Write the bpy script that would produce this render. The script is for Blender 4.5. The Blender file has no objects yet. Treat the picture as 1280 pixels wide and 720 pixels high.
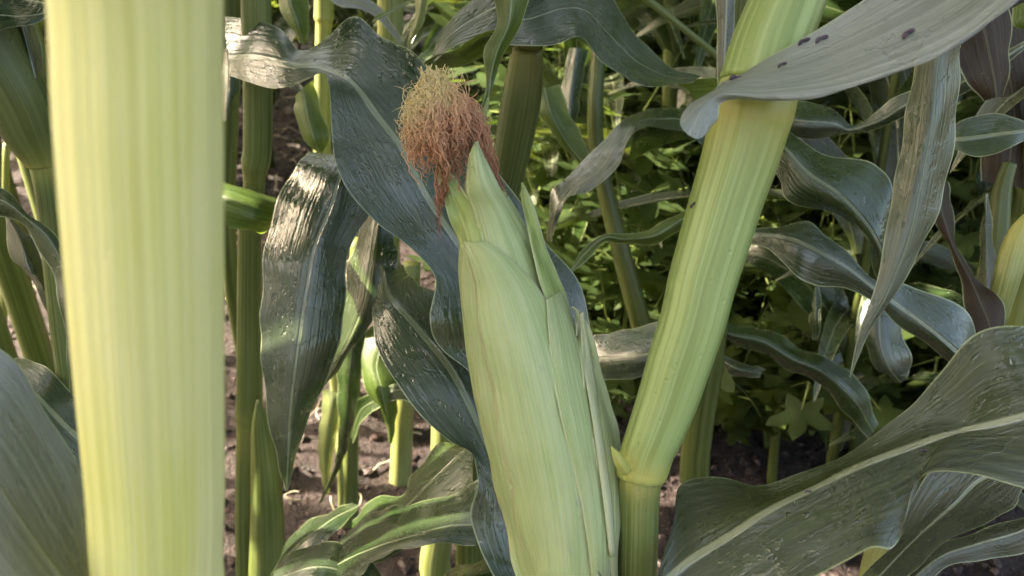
import bpy, math, random
import numpy as np
from mathutils import Vector, Matrix, noise

S = bpy.context.scene
COL = S.collection
R = math.radians

# ------------------------------------------------------------ camera, sky, sun, exposure
F = 1004.0                       # focal length in photo pixels (1280 wide)
CAM = Vector((0.0, 0.0, 0.62))
PITCH = 28.0
cd = bpy.data.cameras.new("camera"); cam = bpy.data.objects.new("camera", cd); COL.objects.link(cam)
cam.location = CAM; cam.rotation_euler = (R(90 - PITCH), 0, 0)
cd.sensor_width = 36; cd.lens = 36 * F / 1280; cd.clip_start = 0.01; cd.clip_end = 200
cd.dof.use_dof = True; cd.dof.focus_distance = 0.33; cd.dof.aperture_fstop = 18
S.camera = cam

SUN_EL, SUN_AZ = 42.0, -80.0      # azimuth from +Y towards +X (negative = left, in front of the camera)
w = bpy.data.worlds.new("World"); S.world = w; w.use_nodes = True
wn = w.node_tree.nodes; wl = w.node_tree.links
sky = wn.new('ShaderNodeTexSky'); sky.sky_type = 'NISHITA'; sky.sun_disc = False
sky.sun_elevation = R(SUN_EL); sky.sun_rotation = R(SUN_AZ); sky.dust_density = 7.0; sky.air_density = 1.0; sky.ozone_density = 1.0
wl.new(sky.outputs[0], wn['Background'].inputs[0]); wn['Background'].inputs[1].default_value = 0.15
sd = bpy.data.lights.new("sun", 'SUN'); sd.energy = 5.0; sd.angle = R(0.6); sd.color = (1, 0.94, 0.84)
so = bpy.data.objects.new("sun", sd); COL.objects.link(so)
sdir = Vector((math.sin(R(SUN_AZ)) * math.cos(R(SUN_EL)), math.cos(R(SUN_AZ)) * math.cos(R(SUN_EL)), math.sin(R(SUN_EL))))
so.rotation_euler = sdir.to_track_quat('Z', 'Y').to_euler(); so.location = sdir * 10
S.view_settings.view_transform = 'Standard'; S.view_settings.look = 'None'
S.view_settings.exposure = 2.5; S.view_settings.gamma = 1.0
S.view_settings.use_white_balance = True
S.view_settings.white_balance_temperature = 7800; S.view_settings.white_balance_tint = 8
S.render.engine = 'CYCLES'
S.cycles.use_denoising = True
S.cycles.max_bounces = 7; S.cycles.diffuse_bounces = 4; S.cycles.glossy_bounces = 3; S.cycles.transmission_bounces = 5
S.cycles.transparent_max_bounces = 8; S.cycles.caustics_reflective = False; S.cycles.caustics_refractive = False
S.cycles.sample_clamp_indirect = 4

RC = Matrix.Rotation(R(90 - PITCH), 3, 'X')
def P(px, py, d):
    """the place a photo pixel shows when the thing there is d metres deep"""
    return CAM + RC @ Vector(((px - 640) / F * d, -(py - 360) / F * d, -d))

# ------------------------------------------------------------ node helper
class NT:
    def __init__(s, name):
        s.m = bpy.data.materials.new(name); s.m.use_nodes = True
        s.t = s.m.node_tree; s.t.nodes.clear(); s.out = s.t.nodes.new('ShaderNodeOutputMaterial')
    def n(s, typ, ins=None, **kw):
        o = s.t.nodes.new(typ)
        for k, v in kw.items(): setattr(o, k, v)
        for k, v in (ins or {}).items():
            if hasattr(v, 'links'): s.t.links.new(v, o.inputs[k])
            else: o.inputs[k].default_value = v
        return o
    def math(s, op, a, b=0.0, c=0.0, clamp=False):
        return s.n('ShaderNodeMath', {0: a, 1: b, 2: c}, operation=op, use_clamp=clamp).outputs[0]
    def step(s, x, lo, hi, a=0.0, b=1.0):
        return s.n('ShaderNodeMapRange', {'Value': x, 'From Min': lo, 'From Max': hi, 'To Min': a, 'To Max': b}, interpolation_type='SMOOTHSTEP').outputs[0]
    def mix(s, f, a, b):
        o = s.t.nodes.new('ShaderNodeMix'); o.data_type = 'RGBA'
        for k, v in ((0, f), (6, a), (7, b)):
            if hasattr(v, 'links'): s.t.links.new(v, o.inputs[k])
            else: o.inputs[k].default_value = (*v, 1) if k and len(v) == 3 else v
        return o.outputs[2]
    def xyz(s, x=0.0, y=0.0, z=0.0):
        return s.n('ShaderNodeCombineXYZ', {0: x, 1: y, 2: z}).outputs[0]
    def noise(s, vec, scale=1.0, detail=2.0, rough=0.5):
        return s.n('ShaderNodeTexNoise', {'Vector': vec, 'Scale': scale, 'Detail': detail, 'Roughness': rough}).outputs[0]

def c4(c): return (c[0], c[1], c[2], 1)

def leaf_mat(name, dark, light, trans, tf=0.3, wet=0.5, rough=0.42, rib=(0.42, 0.50, 0.30), specks=0.5, spec=0.5, bloom_sheen=0.0):
    dark, light, trans, rib = ([c * k for c in q] for q, k in ((dark, .68), (light, .68), (trans, .8), (rib, .8)))
    g = NT(name)
    uv = g.n('ShaderNodeTexCoord').outputs['UV']
    sp = g.n('ShaderNodeSeparateXYZ', {0: uv}); u, v = sp.outputs[0], sp.outputs[1]
    wid = g.n('ShaderNodeAttribute', attribute_name='wid').outputs['Fac']
    ribw = g.n('ShaderNodeAttribute', attribute_name='rib').outputs['Fac']
    rnd = g.math('MULTIPLY', g.n('ShaderNodeObjectInfo').outputs['Random'], 37.0)
    a = g.math('MULTIPLY', g.math('ABSOLUTE', g.math('SUBTRACT', u, 0.5)), wid)
    rb = g.n('ShaderNodeMapRange', {'Value': a, 'From Min': ribw, 'From Max': g.math('MULTIPLY', ribw, 0.45), 'To Min': 0.0, 'To Max': 1.0}, interpolation_type='SMOOTHSTEP').outputs[0]
    rb = g.math('MULTIPLY', rb, g.math('GREATER_THAN', ribw, 0.0002))
    e = g.math('MULTIPLY', g.math('MINIMUM', u, g.math('SUBTRACT', 1.0, u)), wid)
    edge = g.step(e, 0.0009, 0.0003)
    um = g.math('MULTIPLY', u, wid)                       # metres across
    fine = g.noise(g.xyz(g.math('MULTIPLY', u, 75.0), g.math('MULTIPLY', v, 9.0), rnd), 1, 2)
    veins = g.noise(g.xyz(g.math('MULTIPLY', u, 26.0), g.math('MULTIPLY', v, 2.0), rnd), 1, 1)
    blotch = g.noise(g.xyz(g.math('MULTIPLY', um, 45.0), g.math('MULTIPLY', v, 22.0), rnd), 1, 4, 0.62)
    big = g.noise(g.xyz(g.math('MULTIPLY', um, 14.0), g.math('MULTIPLY', v, 9.0), g.math('ADD', rnd, 5.0)), 1, 3, 0.55)
    col = g.mix(g.step(blotch, 0.35, 0.68), dark, light)
    col = g.mix(g.math('MULTIPLY', g.step(fine, 0.42, 0.62), 0.38), col, [min(1, c * 1.75 + .008) for c in light])
    col = g.mix(g.math('MULTIPLY', g.step(veins, 0.55, 0.62), 0.28), col, [min(1, c * 2.0 + .01) for c in light])
    if bloom_sheen:  # pale patches: wax bloom, and sky sheen painted into the colour
        col = g.mix(g.math('MULTIPLY', g.step(big, 0.40, 0.62), bloom_sheen), col, (0.34, 0.365, 0.37))
    # pale feeding scrapes / dried film and dark dirt, stretched across the veins
    sk = g.noise(g.xyz(g.math('MULTIPLY', um, 260.0), g.math('MULTIPLY', v, 650.0), rnd), 1, 2)
    skm = g.noise(g.xyz(g.math('MULTIPLY', um, 40.0), g.math('MULTIPLY', v, 40.0), g.math('ADD', rnd, 9.0)), 1, 1)
    spk = g.math('MULTIPLY', g.step(sk, 0.70, 0.76), g.step(skm, 0.50, 0.58))
    col = g.mix(g.math('MULTIPLY', spk, specks), col, (0.45, 0.47, 0.40))
    dk = g.noise(g.xyz(g.math('MULTIPLY', um, 190.0), g.math('MULTIPLY', v, 420.0), g.math('ADD', rnd, 3.0)), 1, 2)
    dkm = g.math('MULTIPLY', g.step(dk, 0.66, 0.72), g.step(skm, 0.56, 0.42))
    col = g.mix(g.math('MULTIPLY', dkm, specks), col, [c * 0.35 for c in dark])
    col = g.mix(g.math('MULTIPLY', rb, 0.85), col, rib)
    col = g.mix(g.math('MULTIPLY', edge, 0.75), col, (0.42, 0.48, 0.26))
    # wet film
    wm = g.noise(g.xyz(g.math('MULTIPLY', um, 32.0), g.math('MULTIPLY', v, 26.0), g.math('ADD', rnd, 21.0)), 1, 5, 0.66)
    wetm = g.step(wm, 0.62 - 0.22 * wet, 0.66 - 0.22 * wet)
    rg = g.n('ShaderNodeMapRange', {'Value': wetm, 'From Min': 0.0, 'From Max': 1.0, 'To Min': rough, 'To Max': 0.13}).outputs[0]
    wob = g.math('MULTIPLY', g.noise(g.xyz(g.math('MULTIPLY', um, 500.0), g.math('MULTIPLY', v, 500.0), 0.0), 1, 2), 0.004)
    vor = g.n('ShaderNodeTexVoronoi', {'Vector': g.xyz(g.math('ADD', um, wob), g.math('SUBTRACT', g.math('MULTIPLY', v, 0.55), wob), 0.0), 'Scale': 330.0, 'Randomness': 1.0}).outputs['Distance']
    drop = g.math('MULTIPLY', g.step(vor, 0.30, 0.02), g.step(blotch, 0.50, 0.58))
    h = g.math('MULTIPLY_ADD', fine, 0.00022, g.math('MULTIPLY', veins, 0.0005))
    streak = g.noise(g.xyz(g.math('MULTIPLY', um, 420.0), g.math('MULTIPLY', v, 110.0), rnd), 1, 3, .6)
    h = g.math('ADD', h, g.math('MULTIPLY', streak, 0.0005))
    h = g.math('ADD', h, g.math('MULTIPLY', blotch, 0.0008))
    h = g.math('ADD', h, g.math('MULTIPLY', drop, 0.0008 * min(1, wet * 1.6)))
    h = g.math('ADD', h, g.math('MULTIPLY', wetm, 0.00022))
    h = g.math('ADD', h, g.math('MULTIPLY', rb, 0.0007))
    bump = g.n('ShaderNodeBump', {'Strength': 0.75, 'Distance': 1.0, 'Height': h}).outputs[0]
    pb = g.n('ShaderNodeBsdfPrincipled', {'Base Color': col, 'Roughness': rg, 'Normal': bump, 'Specular IOR Level': spec, 'Coat Weight': 0.7 if wet > .55 else .15, 'Coat Roughness': .12, 'Coat Normal': bump})
    tcol = g.mix(g.math('MULTIPLY', g.step(veins, 0.45, 0.6), 0.4), trans, [c * 1.5 for c in trans])
    tcol = g.mix(g.math('MULTIPLY', rb, 0.6), tcol, (0.35, 0.42, 0.12))
    tr = g.n('ShaderNodeBsdfTranslucent', {'Color': tcol, 'Normal': bump})
    ms = g.n('ShaderNodeMixShader', {0: tf, 1: pb.outputs[0], 2: tr.outputs[0]})
    g.t.links.new(ms.outputs[0], g.out.inputs[0])
    return g.m

def stalk_mat(name, base, light, yellow=(0.55, 0.52, 0.14), sss=0.0, stripes=0.5, rough=0.38, across=46.0, spots=0.3, drops=0.0004):
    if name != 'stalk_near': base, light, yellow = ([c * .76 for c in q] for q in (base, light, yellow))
    g = NT(name)
    sp = g.n('ShaderNodeSeparateXYZ', {0: g.n('ShaderNodeTexCoord').outputs['UV']}); u, v = sp.outputs[0], sp.outputs[1]
    rnd = g.math('MULTIPLY', g.n('ShaderNodeObjectInfo').outputs['Random'], 37.0)
    # u is an angle in turns: go round a circle so that the stripes close
    ang = g.math('MULTIPLY', u, 2 * math.pi)
    cx, sx = g.math('COSINE', ang), g.math('SINE', ang)
    k = across / 6.283
    fine = g.noise(g.xyz(g.math('MULTIPLY', cx, k), g.math('MULTIPLY', sx, k), g.math('MULTIPLY_ADD', v, 5.0, rnd)), 1, 2)
    mid = g.noise(g.xyz(g.math('MULTIPLY', cx, k * .33), g.math('MULTIPLY', sx, k * .33), g.math('MULTIPLY_ADD', v, 3.0, rnd)), 1, 2)
    big = g.noise(g.xyz(g.math('MULTIPLY', cx, .8), g.math('MULTIPLY', sx, .8), g.math('MULTIPLY_ADD', v, 16.0, rnd)), 1, 3)
    col = g.mix(g.step(big, 0.3, 0.7), base, light)
    col = g.mix(g.math('MULTIPLY', g.step(fine, 0.40, 0.62), stripes), col, [min(1, c * 1.35 + .03) for c in light])
    col = g.mix(g.math('MULTIPLY', g.step(mid, 0.50, 0.66), stripes * .7), col, [c * 0.72 for c in base])
    tint = g.n('ShaderNodeAttribute', attribute_name='tint').outputs['Fac']
    col = g.mix(g.math('MULTIPLY', tint, g.math('MULTIPLY_ADD', mid, 0.6, 0.55), clamp=True), col, yellow)
    st = g.noise(g.xyz(g.math('MULTIPLY', cx, 14.0), g.math('MULTIPLY', sx, 14.0), g.math('MULTIPLY_ADD', v, 900.0, rnd)), 1, 2)
    col = g.mix(g.math('MULTIPLY', g.step(st, 0.72, 0.80), spots), col, (0.16, 0.12, 0.05))
    vor = g.n('ShaderNodeTexVoronoi', {'Vector': g.xyz(g.math('MULTIPLY', u, 0.075), v, 0.0), 'Scale': 260.0}).outputs['Distance']
    drop = g.math('MULTIPLY', g.step(vor, 0.28, 0.02), g.step(big, 0.5, 0.6))
    h = g.math('ADD', g.math('MULTIPLY', fine, 0.0004), g.math('MULTIPLY', mid, 0.0009))
    h = g.math('ADD', h, g.math('MULTIPLY', drop, drops))
    bump = g.n('ShaderNodeBump', {'Strength': 0.6, 'Distance': 1.0, 'Height': h}).outputs[0]
    pb = g.n('ShaderNodeBsdfPrincipled', {'Base Color': col, 'Roughness': rough, 'Normal': bump, 'Specular IOR Level': 0.4,
             'Subsurface Weight': sss, 'Subsurface Radius': (0.9, 1.0, 0.25), 'Subsurface Scale': 0.006})
    g.t.links.new(pb.outputs[0], g.out.inputs[0])
    return g.m

def husk_mat(name, base, light, dry=0.0, across=60.0):
    base, light = [c * .78 for c in base], [c * .78 for c in light]
    g = NT(name)
    sp = g.n('ShaderNodeSeparateXYZ', {0: g.n('ShaderNodeTexCoord').outputs['UV']}); u, v = sp.outputs[0], sp.outputs[1]
    rnd = g.math('MULTIPLY', g.n('ShaderNodeObjectInfo').outputs['Random'], 37.0)
    fine = g.noise(g.xyz(g.math('MULTIPLY', u, across), g.math('MULTIPLY', v, 6.0), rnd), 1, 2)
    mid = g.noise(g.xyz(g.math('MULTIPLY', u, across * .27), g.math('MULTIPLY', v, 3.0), rnd), 1, 2)
    big = g.noise(g.xyz(g.math('MULTIPLY', u, 2.5), g.math('MULTIPLY', v, 22.0), rnd), 1, 4, .6)
    col = g.mix(g.step(big, 0.3, 0.7), base, light)
    col = g.mix(g.math('MULTIPLY', g.step(fine, 0.40, 0.66), 0.32), col, [min(1, c * 1.18 + .04) for c in light])
    col = g.mix(g.math('MULTIPLY', g.step(mid, 0.48, 0.66), 0.36), col, [c * 0.80 for c in base])
    tint = g.n('ShaderNodeAttribute', attribute_name='tint').outputs['Fac']
    col = g.mix(tint, col, (0.52, 0.55, 0.33))
    wid = g.n('ShaderNodeAttribute', attribute_name='wid').outputs['Fac']
    e = g.math('MULTIPLY', g.math('MINIMUM', u, g.math('SUBTRACT', 1.0, u)), wid)
    edge = g.math('MULTIPLY', g.step(e, 0.0011, 0.0003), 0.7)
    col = g.mix(edge, col, (0.52, 0.54, 0.33))
    st = g.noise(g.xyz(g.math('MULTIPLY', u, 40.0), g.math('MULTIPLY', v, 260.0), rnd), 1, 3, .6)
    col = g.mix(g.math('MULTIPLY', g.step(st, 0.70, 0.78), 0.35), col, (0.36, 0.30, 0.12))
    h = g.math('ADD', g.math('MULTIPLY', fine, 0.0004), g.math('MULTIPLY', mid, 0.0011))
    h = g.math('ADD', h, g.math('MULTIPLY', big, 0.0011))
    bump = g.n('ShaderNodeBump', {'Strength': 0.65, 'Distance': 1.0, 'Height': h}).outputs[0]
    pb = g.n('ShaderNodeBsdfPrincipled', {'Base Color': col, 'Roughness': 0.4, 'Normal': bump, 'Specular IOR Level': 0.4,
             'Subsurface Weight': 0.12, 'Subsurface Radius': (0.8, 1.0, 0.3), 'Subsurface Scale': 0.004})
    g.t.links.new(pb.outputs[0], g.out.inputs[0])
    return g.m

def plain_mat(name, col, rough=0.5, var=0.25, scale=60.0, trans=None, tf=0.3, bump=0.0006, spec=0.4):
    g = NT(name)
    oc = g.n('ShaderNodeTexCoord').outputs['Object']
    nz = g.noise(oc, scale, 4, .6)
    c = g.mix(g.step(nz, .3, .7), [x * (1 - var) for x in col], [min(1, x * (1 + var)) for x in col])
    b = g.n('ShaderNodeBump', {'Strength': .7, 'Distance': 1.0, 'Height': g.math('MULTIPLY', nz, bump)}).outputs[0]
    pb = g.n('ShaderNodeBsdfPrincipled', {'Base Color': c, 'Roughness': rough, 'Normal': b, 'Specular IOR Level': spec})
    o = pb.outputs[0]
    if trans:
        tr = g.n('ShaderNodeBsdfTranslucent', {'Color': c4(trans)})
        o = g.n('ShaderNodeMixShader', {0: tf, 1: o, 2: tr.outputs[0]}).outputs[0]
    g.t.links.new(o, g.out.inputs[0])
    return g.m

def silk_mat():
    g = NT('silk')
    t = g.n('ShaderNodeAttribute', attribute_name='tint').outputs['Fac']
    col = g.mix(g.step(t, 0.02, 0.36), (0.98, 0.85, 0.50), (0.92, 0.60, 0.38))
    col = g.mix(g.step(t, 0.35, 0.95), col, (0.50, 0.22, 0.13))
    pb = g.n('ShaderNodeBsdfPrincipled', {'Base Color': col, 'Roughness': 0.45, 'Specular IOR Level': 0.45})
    tr = g.n('ShaderNodeBsdfTranslucent', {'Color': col})
    ms = g.n('ShaderNodeMixShader', {0: 0.5, 1: pb.outputs[0], 2: tr.outputs[0]})
    g.t.links.new(ms.outputs[0], g.out.inputs[0]); return g.m

def soil_mat():
    g = NT('soil')
    oc = g.n('ShaderNodeTexCoord').outputs['Object']
    a = g.noise(oc, 9.0, 6, .65); b = g.noise(oc, 120.0, 5, .7); c = g.noise(oc, 420.0, 3, .6)
    col = g.mix(g.step(a, .3, .7), (0.022, 0.013, 0.013), (0.040, 0.025, 0.025))
    col = g.mix(g.step(b, .42, .66), col, (0.062, 0.042, 0.041))
    col = g.mix(g.math('MULTIPLY', g.step(c, .60, .68), .8), col, (0.22, 0.17, 0.16))
    h = g.math('ADD', g.math('MULTIPLY', b, 0.012), g.math('MULTIPLY', c, 0.004))
    bump = g.n('ShaderNodeBump', {'Strength': 1.0, 'Distance': 1.0, 'Height': h}).outputs[0]
    pb = g.n('ShaderNodeBsdfPrincipled', {'Base Color': col, 'Roughness': g.step(b, .4, .6, .35, .8), 'Normal': bump, 'Specular IOR Level': 0.5})
    g.t.links.new(pb.outputs[0], g.out.inputs[0]); return g.m

def water_mat():
    g = NT('water_drop')
    fr = g.n('ShaderNodeFresnel', {'IOR': 1.45}).outputs[0]
    tr = g.n('ShaderNodeBsdfTransparent', {'Color': (1, 1, 1, 1)}); gl = g.n('ShaderNodeBsdfGlossy', {'Roughness': 0.06})
    ms = g.n('ShaderNodeMixShader', {0: g.math('ADD', fr, 0.05, clamp=True), 1: tr.outputs[0], 2: gl.outputs[0]})
    g.t.links.new(ms.outputs[0], g.out.inputs[0]); return g.m

LEAF  = leaf_mat('leaf_dark', (0.022, 0.052, 0.012), (0.044, 0.086, 0.020), (0.08, 0.15, 0.02), .20, wet=.62, rough=.34, rib=(0.22, 0.27, 0.14), spec=.7)
LEAFB = leaf_mat('leaf_bluish', (0.020, 0.048, 0.013), (0.040, 0.076, 0.023), (0.10, 0.18, 0.025), .16, wet=.8, rough=.36, bloom_sheen=.10, spec=.9, rib=(0.30, 0.35, 0.22))
LEAFO = leaf_mat('leaf_olive', (0.040, 0.058, 0.022), (0.068, 0.088, 0.036), (0.15, 0.20, 0.03), .22, wet=.62, rough=.38, rib=(0.45, 0.49, 0.32), bloom_sheen=.10, spec=.8, specks=.9)
LEAFP = leaf_mat('leaf_pale', (0.22, 0.25, 0.19), (0.30, 0.33, 0.27), (0.20, 0.24, 0.07), .20, wet=.25, rough=.34, rib=(0.32, 0.36, 0.22), bloom_sheen=.75, specks=.35, spec=1.0)  # pale base and patches paint in the reflected sky
LEAFM = leaf_mat('leaf_grey_olive', (0.070, 0.100, 0.040), (0.100, 0.135, 0.058), (0.17, 0.21, 0.05), .22, wet=.60, rough=.36, rib=(0.20, 0.24, 0.12), bloom_sheen=.10, specks=.6, spec=.8)
LEAFG = leaf_mat('leaf_fresh', (0.075, 0.135, 0.025), (0.13, 0.20, 0.045), (0.25, 0.36, 0.04), .32, wet=.2, rough=.40, specks=.25)
LEAFY = leaf_mat('leaf_yellow', (0.26, 0.33, 0.12), (0.38, 0.43, 0.20), (0.42, 0.50, 0.12), .35, wet=.1, rough=.45, specks=.2)
LEAFR = leaf_mat('leaf_brown', (0.032, 0.021, 0.010), (0.060, 0.040, 0.020), (0.08, 0.045, 0.015), .15, wet=.0, rough=.6, spec=.25, rib=(0.12, 0.10, 0.06), specks=.2)
STEM  = stalk_mat('stalk_green', (0.125, 0.17, 0.042), (0.18, 0.22, 0.068))
STEMD = stalk_mat('stalk_dark', (0.075, 0.100, 0.020), (0.120, 0.150, 0.036), spots=.5)
STEMP = stalk_mat('stalk_pale', (0.26, 0.36, 0.095), (0.35, 0.45, 0.16), sss=.10, stripes=.55, yellow=(0.58, 0.55, 0.14))
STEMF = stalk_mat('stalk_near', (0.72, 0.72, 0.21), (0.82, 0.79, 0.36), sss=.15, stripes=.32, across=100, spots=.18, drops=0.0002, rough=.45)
STEMB = stalk_mat('stalk_back', (0.24, 0.28, 0.075), (0.36, 0.40, 0.15))
HUSK  = husk_mat('husk', (0.40, 0.52, 0.21), (0.53, 0.63, 0.32))
HUSKG = husk_mat('husk_green', (0.30, 0.42, 0.11), (0.43, 0.54, 0.20), across=36)
HUSKP = husk_mat('husk_pale', (0.52, 0.58, 0.30), (0.64, 0.67, 0.42), across=30)
SILK = silk_mat(); SOIL = soil_mat(); WATER = water_mat()
STRAW = plain_mat('dry_litter', (0.40, 0.34, 0.26), .6)
CLOD = plain_mat('soil_clod', (0.050, 0.033, 0.032), .5, var=.85, scale=130, bump=.004)
WEED = plain_mat('weed_leaf', (0.048, 0.078, 0.028), .38, var=.35, scale=30, trans=(0.24, 0.36, 0.06), tf=.35)
WEEDY = plain_mat('weed_leaf_light', (0.060, 0.092, 0.028), .38, var=.3, scale=30, trans=(0.30, 0.40, 0.06), tf=.4)
WSTEM = plain_mat('weed_stem', (0.16, 0.20, 0.06), .5)
ANTH = plain_mat('anther', (0.055, 0.032, 0.050), .35, var=.6, scale=700)
WOOD = plain_mat('weathered_board', (0.42, 0.27, 0.23), .7, var=.3, scale=25)
TASS = plain_mat('dry_silk', (0.45, 0.36, 0.20), .6)

# ------------------------------------------------------------ object helpers
def mesh_obj(name, verts, faces, mat, parent=None, uv=None, attrs=None, smooth=True):
    me = bpy.data.meshes.new(name)
    me.from_pydata([tuple(v) for v in verts], [], faces)
    if uv is not None:
        lay = me.uv_layers.new(name='UVMap')
        idx = np.empty(len(me.loops), dtype=np.int32); me.loops.foreach_get('vertex_index', idx)
        lay.data.foreach_set('uv', np.asarray(uv, dtype=np.float32)[idx].ravel())
    for k, a in (attrs or {}).items():
        at = me.attributes.new(k, 'FLOAT', 'POINT'); at.data.foreach_set('value', np.asarray(a, dtype=np.float32))
    me.materials.append(mat)
    if smooth: me.polygons.foreach_set('use_smooth', [True] * len(me.polygons))
    me.update()
    o = bpy.data.objects.new(name, me); COL.objects.link(o)
    if parent is not None:
        o.parent = parent
        top = parent
        while top.parent: top = top.parent
        if parent.parent is None: o.matrix_parent_inverse = Matrix.Translation(-Vector(top.location))
    return o

def tag(o, label=None, cat=None, group=None, kind=None):
    if label: o['label'] = label
    if cat: o['category'] = cat
    if group: o['group'] = group
    if kind: o['kind'] = kind
    return o

def thing(name, label, cat, loc=(0, 0, 0), group=None):
    o = bpy.data.objects.new(name, None); COL.objects.link(o); o.location = loc; o.empty_display_size = .05
    return tag(o, label, cat, group)

def crm(pts, n):
    """Catmull-Rom through rows of an (m, k, 3) array, n steps per span"""
    pts = np.asarray(pts, float); m = len(pts)
    ext = np.concatenate([[2 * pts[0] - pts[1]], pts, [2 * pts[-1] - pts[-2]]])
    out = []
    for i in range(m - 1):
        p0, p1, p2, p3 = ext[i], ext[i + 1], ext[i + 2], ext[i + 3]
        for j in range(n):
            t = j / n
            out.append(.5 * ((2 * p1) + (p2 - p0) * t + (2 * p0 - 5 * p1 + 4 * p2 - p3) * t * t + (-p0 + 3 * p1 - 3 * p2 + p3) * t ** 3))
    out.append(pts[-1]); return np.array(out)

SEED = [0]
def sheet(name, G, mat, parent, nv=7, nu=5, rib=(0, 0), ripple=.0006, wave=0.0006, wl=.033, tint=None, thick=0.0):
    """G: rows along the leaf, each a list of 3D points across it"""
    SEED[0] += 1; sd_ = SEED[0] * 3.17
    A = np.array([[tuple(p) for p in row] for row in G], float)
    A = crm(A, nv)
    A = np.swapaxes(crm(np.swapaxes(A, 0, 1), nu), 0, 1)
    m, k, _ = A.shape
    ctr = A[:, k // 2]
    ln = np.concatenate([[0], np.cumsum(np.linalg.norm(np.diff(ctr, axis=0), axis=1))])
    wd = np.linalg.norm(np.diff(A, axis=1), axis=2).sum(axis=1)
    du = np.gradient(A, axis=1); dv = np.gradient(A, axis=0)
    N = np.cross(du, dv); N /= (np.linalg.norm(N, axis=2, keepdims=True) + 1e-12)
    us = np.linspace(0, 1, k)
    disp = np.zeros((m, k))
    for i in range(m):
        for j in range(k):
            p = A[i, j]
            disp[i, j] = ripple * noise.noise(Vector((p[0] * 38 + sd_, p[1] * 38, p[2] * 38))) * 2
            if wave:
                ed = abs(us[j] - .5) * 2
                disp[i, j] += wave * ed ** 2 * math.sin(ln[i] / wl * 6.283 + sd_ + (2.1 if us[j] > .5 else 0) + 1.5 * noise.noise(Vector((ln[i] * 20, sd_, 0))))
    taper = np.minimum(1, wd / .02)[:, None]
    A = A + N * (disp * taper)[:, :, None]
    verts = A.reshape(-1, 3)
    faces = [(i * k + j, i * k + j + 1, (i + 1) * k + j + 1, (i + 1) * k + j) for i in range(m - 1) for j in range(k - 1)]
    uv = np.stack([np.tile(us, (m, 1)), np.tile(ln[:, None], (1, k))], axis=2).reshape(-1, 2)
    ribs = np.interp(np.arange(m), [0, m - 1], rib)
    at = {'wid': np.repeat(wd, k), 'rib': np.repeat(ribs, k)}
    if tint is not None:
        at['tint'] = np.array([[tint(us[j], i / (m - 1)) for j in range(k)] for i in range(m)]).ravel()
    o = mesh_obj(name, verts, faces, mat, parent, uv, at)
    if thick:
        md = o.modifiers.new('thickness', 'SOLIDIFY'); md.thickness = thick; md.offset = 0
    return o

def leaf(rows, mat, parent, rib=(.0022, .0008), name='leaf', **kw):
    kw.setdefault('wave', .0008); kw.setdefault('wl', .028)
    """rows of (L, M, R) with each point (px, py, depth)"""
    G = [[P(*p) for p in r] for r in rows]
    return sheet(name, G, mat, parent, rib=rib, **kw)

def rows3(s):
    return [((r[0], r[1], r[6]), (r[2], r[3], r[7]), (r[4], r[5], r[8])) for r in s]

def tube_pts(name, pts, radii, mat, parent, seg=28, n=6, tint=None, ridges=0.0, caps=True, squash=None):
    """tube through 3D points"""
    A = crm(np.array([list(p) + [r, (tint[i] if tint else 0)] for i, (p, r) in enumerate(zip(pts, radii))])[:, None, :], n)[:, 0]
    C, rr, tt = A[:, :3], np.maximum(A[:, 3], 1e-5), np.clip(A[:, 4], 0, 1)
    m = len(C); T = np.gradient(C, axis=0); T /= np.linalg.norm(T, axis=1, keepdims=True) + 1e-12
    side = np.cross(T[0], (0, 1, 0.01)); side /= np.linalg.norm(side)
    ln = np.concatenate([[0], np.cumsum(np.linalg.norm(np.diff(C, axis=0), axis=1))])
    SEED[0] += 1; sd_ = SEED[0] * 1.7
    verts, uv, ti = [], [], []
    for i in range(m):
        side = side - T[i] * side.dot(T[i]); side /= np.linalg.norm(side); up = np.cross(T[i], side)
        for j in range(seg + 1):
            a = j / seg * 2 * math.pi
            rf = rr[i]
            if ridges: rf *= 1 + ridges * math.sin(a * 11 + sd_) * (.5 + noise.noise(Vector((math.cos(a) * 3 + sd_, math.sin(a) * 3, ln[i] * 8)))) + ridges * .8 * noise.noise(Vector((math.cos(a) * 2, math.sin(a) * 2 + sd_, ln[i] * 25)))
            verts.append(C[i] + (side * math.cos(a) + up * math.sin(a)) * rf); uv.append((j / seg, ln[i])); ti.append(tt[i])
    k = seg + 1
    faces = [(i * k + j, (i + 1) * k + j, (i + 1) * k + j + 1, i * k + j + 1) for i in range(m - 1) for j in range(seg)]
    if caps:
        for i, rev in ((0, 0), (m - 1, 1)):
            verts.append(C[i]); uv.append((.5, ln[i])); ti.append(tt[i]); c = len(verts) - 1
            faces += [(i * k + j, i * k + j + 1, c) if not rev else (i * k + j + 1, i * k + j, c) for j in range(seg)]
    return mesh_obj(name, verts, faces, mat, parent, uv, {'tint': ti, 'wid': [.05] * len(verts), 'rib': [0] * len(verts)})

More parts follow.
